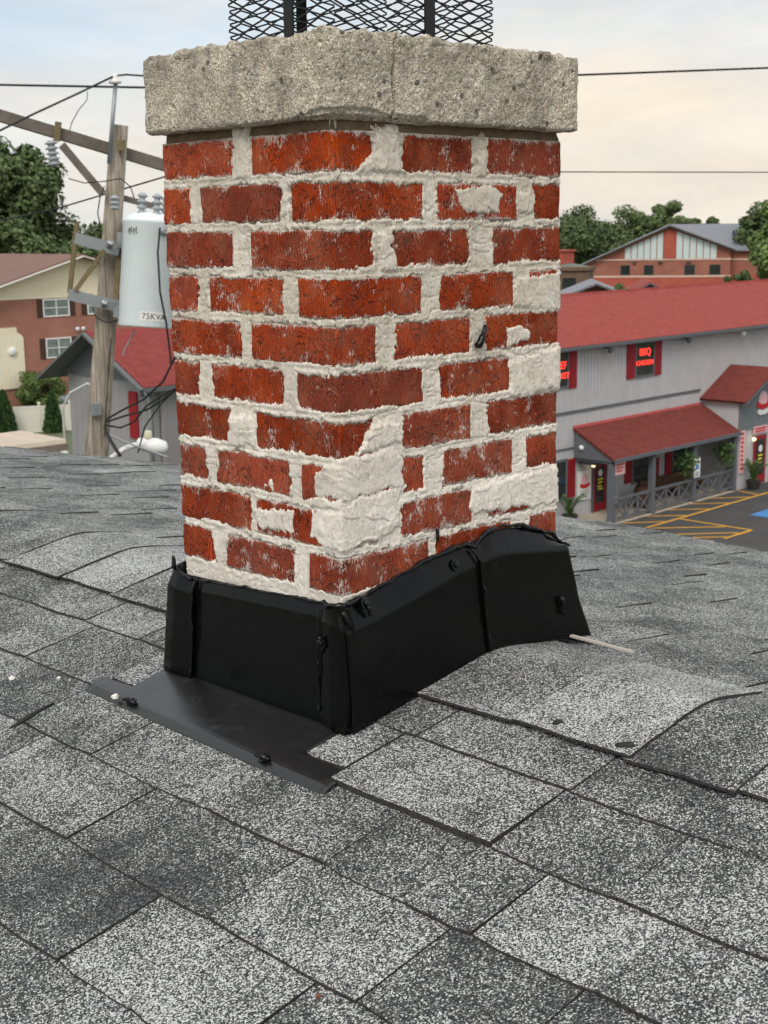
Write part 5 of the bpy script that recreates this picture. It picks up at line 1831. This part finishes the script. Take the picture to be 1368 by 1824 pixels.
def conifer(px, py, base, hgt, rad, label, seed):
    r = np.random.default_rng(seed)
    root = empty('arborvitae', base); tag(root, label, 'evergreen', 'clipped evergreens by the fence')
    MB().tube([(0, 0, 0), (0, 0, hgt * .9)], [.08, .02], 6).build('trunk', M_BARK, root)
    n = 2600
    z = r.random(n) ** 1.25
    a_ = r.uniform(0, 6.283, n)
    rr = rad * (1 - z) ** .62 * (.72 + .36 * r.random(n))
    P_ = np.stack([rr * np.cos(a_), rr * np.sin(a_), .05 + z * hgt], -1)
    up = np.stack([np.cos(a_) * .35, np.sin(a_) * .35, np.ones(n)], -1) + r.normal(size=(n, 3)) * .25
    up /= np.linalg.norm(up, axis=1, keepdims=True)
    sd_ = np.cross(up, r.normal(size=(n, 3))); sd_ /= np.linalg.norm(sd_, axis=1, keepdims=True)
    s = .13 * r.uniform(.7, 1.3, (n, 1))
    V = np.stack([P_ - up * s, P_ + sd_ * s * .4, P_ + up * s, P_ - sd_ * s * .4], 1).reshape(-1, 3)
    mobj('foliage', mesh_np('foliage', V, np.arange(4 * n).reshape(-1, 4), False), L_ARB, root)


conifer(0, 0, (42.4, 72.5, -12), 2.45, .60, 'clipped evergreen cone at the right end of the cream fence', 1)
conifer(0, 0, (39.4, 73.0, -12), 2.7, .78, 'clipped evergreen cone cut off by the left picture edge', 2)
tree('shrub', 'round green shrub in front of the brick apartments', (47.3, 82.3, -12), 3.1, 1.5, 1.45, L_LIGHT, 5200, .13, 9, .06, 40, cat='shrub')

# parked car
car = empty('parked_car', (50.2, 80.6, -12), math.radians(8)); tag(car, 'silver-grey parked car beyond the cream fence', 'car')
M_CARP = plain('silver_car_paint', lin((150, 158, 168)), .3, metal=.3, var=.04)
prof = [(-2.2, .45), (-2.25, .8), (-2.05, .98), (-1.2, 1.05), (-.55, 1.42), (.75, 1.45), (1.55, 1.05), (2.15, .95), (2.25, .7), (2.2, .4), (1.75, .36), (-1.75, .36)]
MB().prism(prof, 'y', -.85, .85).build('body', M_CARP, car, bevel=.06)
for y in (-.862, .842):
    MB().prism([(-1.02, 1.06), (-.52, 1.36), (.1, 1.38), (.1, 1.06)], 'y', y, y + .02).build('side_window', M_PANE, car)
    MB().prism([(.18, 1.06), (.18, 1.38), (.72, 1.38), (1.28, 1.06)], 'y', y, y + .02).build('side_window', M_PANE, car)
MB().prism([(-1.16, 1.08), (-.60, 1.405), (-.62, 1.43), (-1.2, 1.10)], 'y', -.72, .72).build('windscreen', M_PANE, car)
MB().prism([(.80, 1.435), (1.5, 1.09), (1.53, 1.11), (.82, 1.46)], 'y', -.72, .72).build('windscreen', M_PANE, car)
for x in (-1.38, 1.38):
    for y in (-.8, .8):
        w = MB().lathe([(.2, -.1), (.33, -.1), (.34, 0), (.33, .1), (.2, .1)], (x, y, .33), (0, 1, 0), 18).build('wheel', M_POT, car)
        MB().lathe([(.19, -.11), (.19, .11)], (x, y, .33), (0, 1, 0), 14).build('rim', M_COND, w)
for y in (-.62, .62): MB().box(-2.27, -2.2, y - .16, y + .16, .72, .86).build('headlight', M_LAMPW, car)

# ================================================================== TREES
P = pt(34, 700, 120); tree('large_tree', 'large dark leafy tree behind the brick apartments', (P.x, P.y, -12), 20.4, 5.0, 6.6, L_DARK, 15000, .42, 31, .5, 60)
P = pt(-70, 700, 126); tree('large_tree', 'dark tree at the left picture edge, mostly cut off', (P.x, P.y, -12), 17.5, 6.0, 6.2, L_DARK, 9000, .42, 32, .5, 44, low=.2)
P = pt(195, 700, 128); tree('tree', 'low dark tree right of the large one behind the utility pole', (P.x, P.y, -12), 12.2, 4.0, 3.6, L_DARK, 8000, .4, 33, .3, 40, low=.2)
P = pt(120, 700, 112); tree('tree', 'dark tree filling the gap above the apartment roof', (P.x, P.y, -12), 12.2, 5.0, 4.4, L_DARK, 8000, .4, 35, .3, 40, low=.15)
P = pt(1035, 700, 215); tree('tree', 'broad dark tree left of the brick hall gable', (P.x, P.y, -12), 15.2, 6.6, 5.2, L_DARK, 8000, .5, 41, .35, 46, group='trees behind the brick hall', low=.15)
P = pt(975, 700, 222); tree('tree', 'dark tree touching the right edge of the chimney', (P.x, P.y, -12), 14.0, 6.0, 5.5, L_DARK, 6000, .5, 42, .35, 40, group='trees behind the brick hall', low=.15)
P = pt(1128, 700, 232); tree('tree', 'leafy tree behind the left slope of the hall roof', (P.x, P.y, -12), 14.6, 5.2, 5.0, L_MID, 6500, .5, 43, .35, 40, group='trees behind the brick hall', low=.15)
P = pt(1183, 700, 235); tree('tree', 'taller airy tree rising over the hall apex', (P.x, P.y, -12), 16.2, 3.4, 5.2, L_MID, 5000, .5, 44, .3, 30, group='trees behind the brick hall')
P = pt(1216, 700, 240); tree('tree', 'small crown just right of the hall apex', (P.x, P.y, -12), 14.5, 2.8, 4.2, L_MID, 3500, .5, 45, .3, 24, group='trees behind the brick hall')
P = pt(1252, 700, 245); tree('tree', 'low crown over the grey hall roof', (P.x, P.y, -12), 13.6, 3.2, 4.0, L_DARK, 3500, .5, 46, .3, 24, group='trees behind the brick hall')
P = pt(1335, 700, 190); tree('tree', 'tree behind the right end of the hall roof', (P.x, P.y, -12), 14.3, 4.0, 4.8, L_DARK, 5000, .45, 47, .3, 30, group='trees behind the brick hall')
P = pt(1385, 700, 125); tree('tree', 'light green tree cut off by the right picture edge', (P.x, P.y, -12), 14.6, 3.0, 4.6, L_LIGHT, 8000, .34, 48, .3, 40)
P = pt(1103, 700, 122); tree('spruce', 'small pointed green tree beside the low grey roof', (P.x, P.y, -12), 7.6, .9, 2.2, L_MID, 2200, .2, 49, .12, 22, low=.4)
P = pt(1310, 700, 150); tree('shrub', 'dark shrub at the right corner of the brick hall', (P.x, P.y, -12), 7.3, 1.6, 2.0, L_DARK, 2500, .25, 50, .12, 24, cat='shrub')
# continuing woods beyond the roofs, one far mass
r = np.random.default_rng(77)
Vw = []
for k in range(210):
    az_ = math.radians(45.84) + math.radians(160) * (r.random() - .5)
    dd = 300 + 70 * r.random()
    P = Vector((CAM_LOC[0] + dd * math.cos(az_), CAM_LOC[1] + dd * math.sin(az_), 0))
    n = 260
    d = r.normal(size=(n, 3)); d /= np.linalg.norm(d, axis=1, keepdims=True)
    Q = np.array([P.x, P.y, -12 + 5.5]) + d * np.array([8, 8, 6.2 * (.7 + .35 * r.random())]) * (r.random((n, 1)) ** .35)
    t1 = np.cross(d, r.normal(size=(n, 3))); t1 /= np.linalg.norm(t1, axis=1, keepdims=True); t2 = np.cross(d, t1)
    Vw.append(np.stack([Q - t1, Q + t2 * .8, Q + t1, Q - t2 * .8], 1).reshape(-1, 3))
Vw = np.concatenate(Vw)
o = mobj('distant_woods', mesh_np('distant_woods', Vw, np.arange(len(Vw)).reshape(-1, 4), False), L_DARK)
tag(o, 'low distant line of dark trees along the horizon', 'woods', kind='stuff')

# ================================================================== UTILITY POLE
DP = 16.6
M_POLE = None


def wood_mat():
    m, t, p = newmat('weathered_pole_wood')
    v = objco(t)
    gr = noise(t, scaled(t, v, (38, 38, 1.1)), 1.0, 5, .7)
    c = rampn(t, gr, [(.30, lin((70, 63, 56))), (.42, lin((126, 117, 105))), (.55, lin((154, 145, 131))), (.72, lin((186, 177, 162)))])
    t.links.new(c, p.inputs['Base Color']); setin(p, Roughness=.95)
    p.inputs['Specular IOR Level'].default_value = .1
    bump(t, p, gr, .6, .02)
    return m


M_POLE = wood_mat()
M_ARM = plain('grey_arm_wood', lin((112, 104, 96)), .95, var=.3, scale=6)
M_RUST = plain('rusty_steel', lin((116, 102, 74)), .8, var=.4, scale=8)
M_GALV = plain('galvanised_steel', lin((150, 154, 156)), .45, metal=.5, var=.12)
M_TANK = plain('pale_grey_tank', lin((230, 237, 240)), .4, var=.06, scale=2.5)
M_PORC = plain('grey_porcelain', lin((158, 164, 168)), .25, var=.1)
M_WIRE = plain('black_wire', (.015, .016, .016), .6)
ptop, pmid = pt(213, 223, DP), pt(172, 808, DP)
lean = (pmid - ptop) / (ptop.z - pmid.z)
pbase = ptop + lean * (ptop.z + 12.0)
pole = empty('utility_pole', pbase)
tag(pole, 'weathered leaning wooden utility pole with crossarm left of the chimney', 'utility pole')
RP_ = lambda v: tuple(Vector(v) - pbase)


def pb(px, py, d=DP):
    return RP_(pt(px, py, d))


mb = MB().tube([RP_(pbase), RP_(pbase.lerp(ptop, .5)), RP_(pmid), RP_(ptop)], [.185, .165, .145, .10], 20)
mb.build('shaft', M_POLE, pole, smooth=True)
MB().bar(pb(-60, 188, 16.15), pb(330, 306, 17.05), .10, .135).build('crossarm', M_ARM, pole, bevel=.006)
MB().bar(pb(110, 258, 16.42), pb(184, 346, 16.45), .03, .09).build('brace', M_ARM, pole)
MB().bar(pb(216, 352, 16.75), pb(276, 368, 16.85), .07, .07).build('arm_bracket', M_ARM, pole)
MB().bar(pb(104, 217, 16.4), pb(101, 252, 16.4), .03, .07).build('strap', M_RUST, pole)
MB().bar(pb(215, 250, 16.45), pb(216, 268, 16.45), .05, .09).build('bolt_plate', M_RUST, pole)
MB().tube([pb(194, 292, 16.42), pb(206, 148, 16.42)], .024, 10).build('pin_rod', M_GALV, pole, smooth=True)


def ribbed(p, q, r0, n, name, mat, parent, nn=14):
    p, q = Vector(p), Vector(q)
    L = (q - p).length
    prof = [(r0 * .5, 0)]
    for k in range(n):
        prof += [(r0 * .55, L * (k + .15) / n), (r0, L * (k + .35) / n), (r0, L * (k + .5) / n), (r0 * .55, L * (k + .8) / n)]
    prof.append((r0 * .4, L))
    return MB().lathe(prof, p, q - p, nn).build(name, mat, parent, smooth=True)


MB().lathe([(.03, 0), (.07, .01), (.073, .03), (.05, .05), (.032, .07), (.035, .1), (.01, .12)], pb(205, 150, 16.42), (0, 0, 1), 14).build('pin_insulator', M_WHITE, pole, smooth=True)
ribbed(pb(97, 296, 16.3), pb(90, 250, 16.3), .075, 5, 'string_insulator', M_PORC, pole)
ribbed(pb(205, 374, 16.2), pb(204, 348, 16.2), .062, 3, 'arrester', M_PORC, pole)
# rusty steel frame carrying the tank
MB().bar(pb(137, 396, 16.3), pb(124, 522, 16.3), .05, .05).build('frame_upright', M_RUST, pole)
MB().bar(pb(134, 424, 16.3), pb(213, 446, 16.35), .06, .13).build('frame_beam', M_GALV, pole)
MB().bar(pb(122, 524, 16.3), pb(212, 546, 16.35), .06, .13).build('frame_beam', M_GALV, pole)
MB().bar(pb(186, 446, 16.27), pb(134, 518, 16.27), .03, .05).build('frame_brace', M_RUST, pole)
MB().bar(pb(214, 412, 16.4), pb(206, 540, 16.4), .05, .06).build('frame_upright', M_RUST, pole)
MB().tube([pb(194, 440, 16.33), pb(196, 432, 16.2), pb(203, 434, 16.2)], .03, 8).build('bolt', M_GALV, pole)
MB().tube([pb(184, 545, 16.33), pb(186, 538, 16.2), pb(192, 540, 16.2)], .03, 8).build('bolt', M_GALV, pole)
MB().box(-.05, .05, -.05, .05, -.07, .07).build('junction_box', M_GALV, pole).location = pb(171, 729, 16.42)
# the tank
tb, tt = pt(259, 583, 16.25), pt(268, 398, 16.35)
tank = empty('transformer', tb); tag(tank, 'pale grey cylindrical transformer on the utility pole frame', 'transformer')
axis = (tt - tb); TL = axis.length; axis = axis.normalized()
Rt = .315
MB().lathe([(Rt * .97, 0), (Rt, .015), (Rt, TL - .02), (Rt * 1.03, TL - .01), (Rt * 1.03, TL + .03), (Rt * .7, TL + .10), (.1, TL + .13)], (0, 0, 0), axis, 40).build('tank', M_TANK, tank, smooth=False)
for p in tank.children[0].data.polygons: p.use_smooth = len(p.vertices) == 4
side = axis.cross(H_CAM).normalized()     # points to the right as seen from the roof


def on_tank(ang, h, r=Rt):
    """ang 0 faces the viewer, positive to the right"""
    n = (-H_CAM + axis * H_CAM.dot(axis)).normalized()
    s_ = axis.cross(n).normalized()
    if s_.dot(m3 @ Vector((1, 0, 0))) < 0: s_ = -s_
    return (n * math.cos(ang) + s_ * math.sin(ang)) * r + axis * h, (n * math.cos(ang) + s_ * math.sin(ang)), s_ * math.cos(ang) - n * math.sin(ang)


for ang, rr in ((-.5, .17), (.55, .17), (1.9, .17)):
    c, _, _ = on_tank(ang, TL + .07, rr)
    ribbed(c, c + axis * .26, .062, 4, 'bushing', M_PORC, tank)
for h in (.18, TL - .22):
    c, n_, s_ = on_tank(-1.45, h)
    MB().bar(c - axis * .09, c + axis * .09, .1, .08).build('hanger', M_GALV, tank)
# rating plate and figures, wrapped to the curve
def wrap(me, ang0, h0, lift):
    for v in me.vertices:
        p_, n_, _ = on_tank(ang0 + v.co.x / Rt, h0 + v.co.y, Rt + lift + v.co.z)
        v.co = p_


pm = bpy.data.meshes.new('rating_plate')
gx_ = [(-.085 + .33 * k / 8) for k in range(9)]
pm.from_pydata([(x, y, 0) for x in gx_ for y in (-.062, .045)], [], [(2 * k, 2 * k + 2, 2 * k + 3, 2 * k + 1) for k in range(8)])
wrap(pm, .22, .135, .003)
mobj('rating_plate', pm, M_WHITE, tank)
tx = text_mesh('75KVA', .098, plain('dark_print', (.02, .02, .02), .7), 'lettering', tank, ext=.0015, align='LEFT', bold=-.001)
tx.data.transform(Matrix.Translation((-.07, -.01, 0)))
wrap(tx.data, .22, .135, .006)
for k, (a0, hh) in enumerate(((-.72, TL - .13), (-.62, TL - .12), (-.50, TL - .13), (-.40, TL - .12))):
    c1 = on_tank(a0, hh, Rt + .003)[0]; c2 = on_tank(a0 + .05, hh + .05, Rt + .003)[0]; c3 = on_tank(a0 + .07, hh - .03, Rt + .003)[0]
    MB().tube([c1, c2, c3], .004, 5).build('pencilled_mark', bpy.data.materials['dark_print'], tank)
c, n_, s_ = on_tank(.62, TL - .10); MB().lathe([(.05, 0), (.055, .04), (.03, .08)], c, n_, 12).build('terminal', M_GALV, tank)

# cobra-head street lamp on an arm low on the pole
lamp = empty('street_lamp', pt(205, 808, 16.4)); tag(lamp, 'white street lamp head with photocell low beside the pole', 'street lamp')
LO = pt(205, 808, 16.4)
lp = lambda px, py, d=16.4: tuple(pt(px, py, d) - LO)
MB().tube([lp(180, 830, 16.55), lp(205, 811), lp(222, 799), lp(240, 793), lp(252, 792)], .033, 10).build('arm', M_LAMPW, lamp, smooth=True)
hd = MB().lathe([(.03, -.02), (.07, .0), (.085, .1), (.10, .22), (.075, .33), (.02, .36)], lp(246, 790), Vector(lp(292, 797)) - Vector(lp(246, 790)), 14)
hd.build('head', M_LAMPW, lamp, smooth=True)
MB().lathe([(.04, 0), (.048, .02), (.048, .09), (.03, .11), (.01, .115)], lp(264, 783), (0, 0, 1), 12).build('photocell', plain('cream_photocell', lin((206, 202, 176)), .5), lamp, smooth=True)

# ------------------------------------------------------------------ wires


def wire(label, pts_, r=.012, sag=0.0, mat=M_WIRE, name='power_line'):
    P_ = [Vector(p) for p in pts_]
    out = []
    for k in range(len(P_) - 1):
        for q in range(10):
            t_ = q / 10
            v = P_[k].lerp(P_[k + 1], t_); v.z -= sag * 4 * t_ * (1 - t_)
            out.append(v)
    out.append(P_[-1])
    base = out[0].copy()
    o = MB().tube([v - base for v in out], r, 6).build(name, mat, None, smooth=True)
    o.location = base
    tag(o, label, 'wire')
    return o


wire('long level cable passing behind the concrete cap on both sides', [pt(-1500, 40, 24), pt(-60, 150, 20), pt(320, 157, 20), pt(700, 149, 20.4), pt(1020, 134, 21.2), pt(1420, 119, 23), pt(2600, 60, 30)], .017)
wire('line sloping from the pin insulator down to the left edge', [pt(-1400, 900, 9), pt(-40, 252, 14.5), pt(60, 203, 15.3), pt(140, 166, 16.0), pt(204, 135, 16.42)], .012)
wire('short line from the pin insulator to the concrete cap', [pt(204, 135, 16.42), pt(225, 133, 16.8), pt(330, 140, 18), at_rest(-8, -.1, 7.0)], .012)
wire('thin line from the left trees past the pole and above the right trees', [pt(-1200, 560, 26), pt(-20, 398, 19), pt(100, 372, 18), pt(180, 348, 17), pt(215, 338, 16.7), pt(330, 304, 17.5), pt(900, 306, 24), pt(1450, 307, 27), pt(2600, 290, 34)], .010)
wire('thin drop wire hanging from the primary line to the crossarm', [pt(156, 163, 16.1), pt(155, 178, 16.1), pt(140, 196, 16.2), pt(128, 218, 16.3), pt(123, 236, 16.35)], .006, mat=M_GALV, name='drop_wire')
wire('thin loop of wire from the crossarm brace round the pole', [pt(122, 318, 16.3), pt(150, 326, 16.3), pt(185, 323, 16.25), pt(215, 318, 16.25), pt(232, 332, 16.2), pt(239, 352, 16.2)], .007, name='drop_wire')
wire('wire loop hanging left of the arrester', [pt(186, 332, 16.3), pt(178, 352, 16.25), pt(174, 380, 16.25), pt(178, 398, 16.25)], .007, name='drop_wire')
wire('lead running down the face of the transformer', [pt(285, 405, 15.95), pt(281, 450, 15.9), pt(285, 520, 15.9), pt(296, 575, 16.0), pt(303, 630, 16.1), pt(305, 650, 16.1)], .012, name='cable')
wire('grey ground wire stapled down the pole', [pt(199, 600, 16.42), pt(192, 680, 16.42), pt(186, 780, 16.42)], .006, name='drop_wire')
wire('upper black service cable from the pole to the bricks', [pt(188, 748, 16.4), pt(215, 732, 16.3), pt(255, 712, 16.2), pt(290, 680, 16.1), pt(312, 636, 16.0)], .013, name='cable')
wire('middle black service cable looping from the pole', [pt(188, 752, 16.4), pt(225, 740, 16.3), pt(262, 730, 16.2), pt(290, 712, 16.1), pt(315, 690, 16.0)], .013, name='cable')
wire('lower black service cable sagging below the others', [pt(186, 757, 16.4), pt(215, 762, 16.3), pt(238, 752, 16.25), pt(262, 722, 16.2), pt(300, 698, 16.1), pt(318, 690, 16.0)], .012, name='cable')
wire('cable dropping from the bricks to the street lamp', [pt(318, 688, 16.0), pt(285, 722, 16.1), pt(258, 760, 16.2), pt(246, 806, 16.3)], .009, name='cable')
wire('black conduit curving up from the roof edge to the pole', [pt(214, 812, 16.1), pt(200, 790, 16.2), pt(190, 772, 16.3), pt(187, 760, 16.35)], .022, name='cable')
wire('thin guy wire slanting from the pole to the lamp head', [pt(190, 772, 16.4), pt(225, 788, 16.3), pt(300, 815, 16.1)], .012, mat=M_GALV, name='cable')
wire('thin grey wire hanging under the transformer', [pt(240, 588, 16.2), pt(232, 605, 16.2), pt(222, 622, 16.2), pt(219, 634, 16.2)], .010, mat=M_GALV, name='drop_wire')
wire('wire bowing round the pole below the frame', [pt(165, 548, 16.4), pt(172, 566, 16.3), pt(188, 574, 16.25), pt(208, 572, 16.3), pt(216, 560, 16.35)], .008, name='drop_wire')
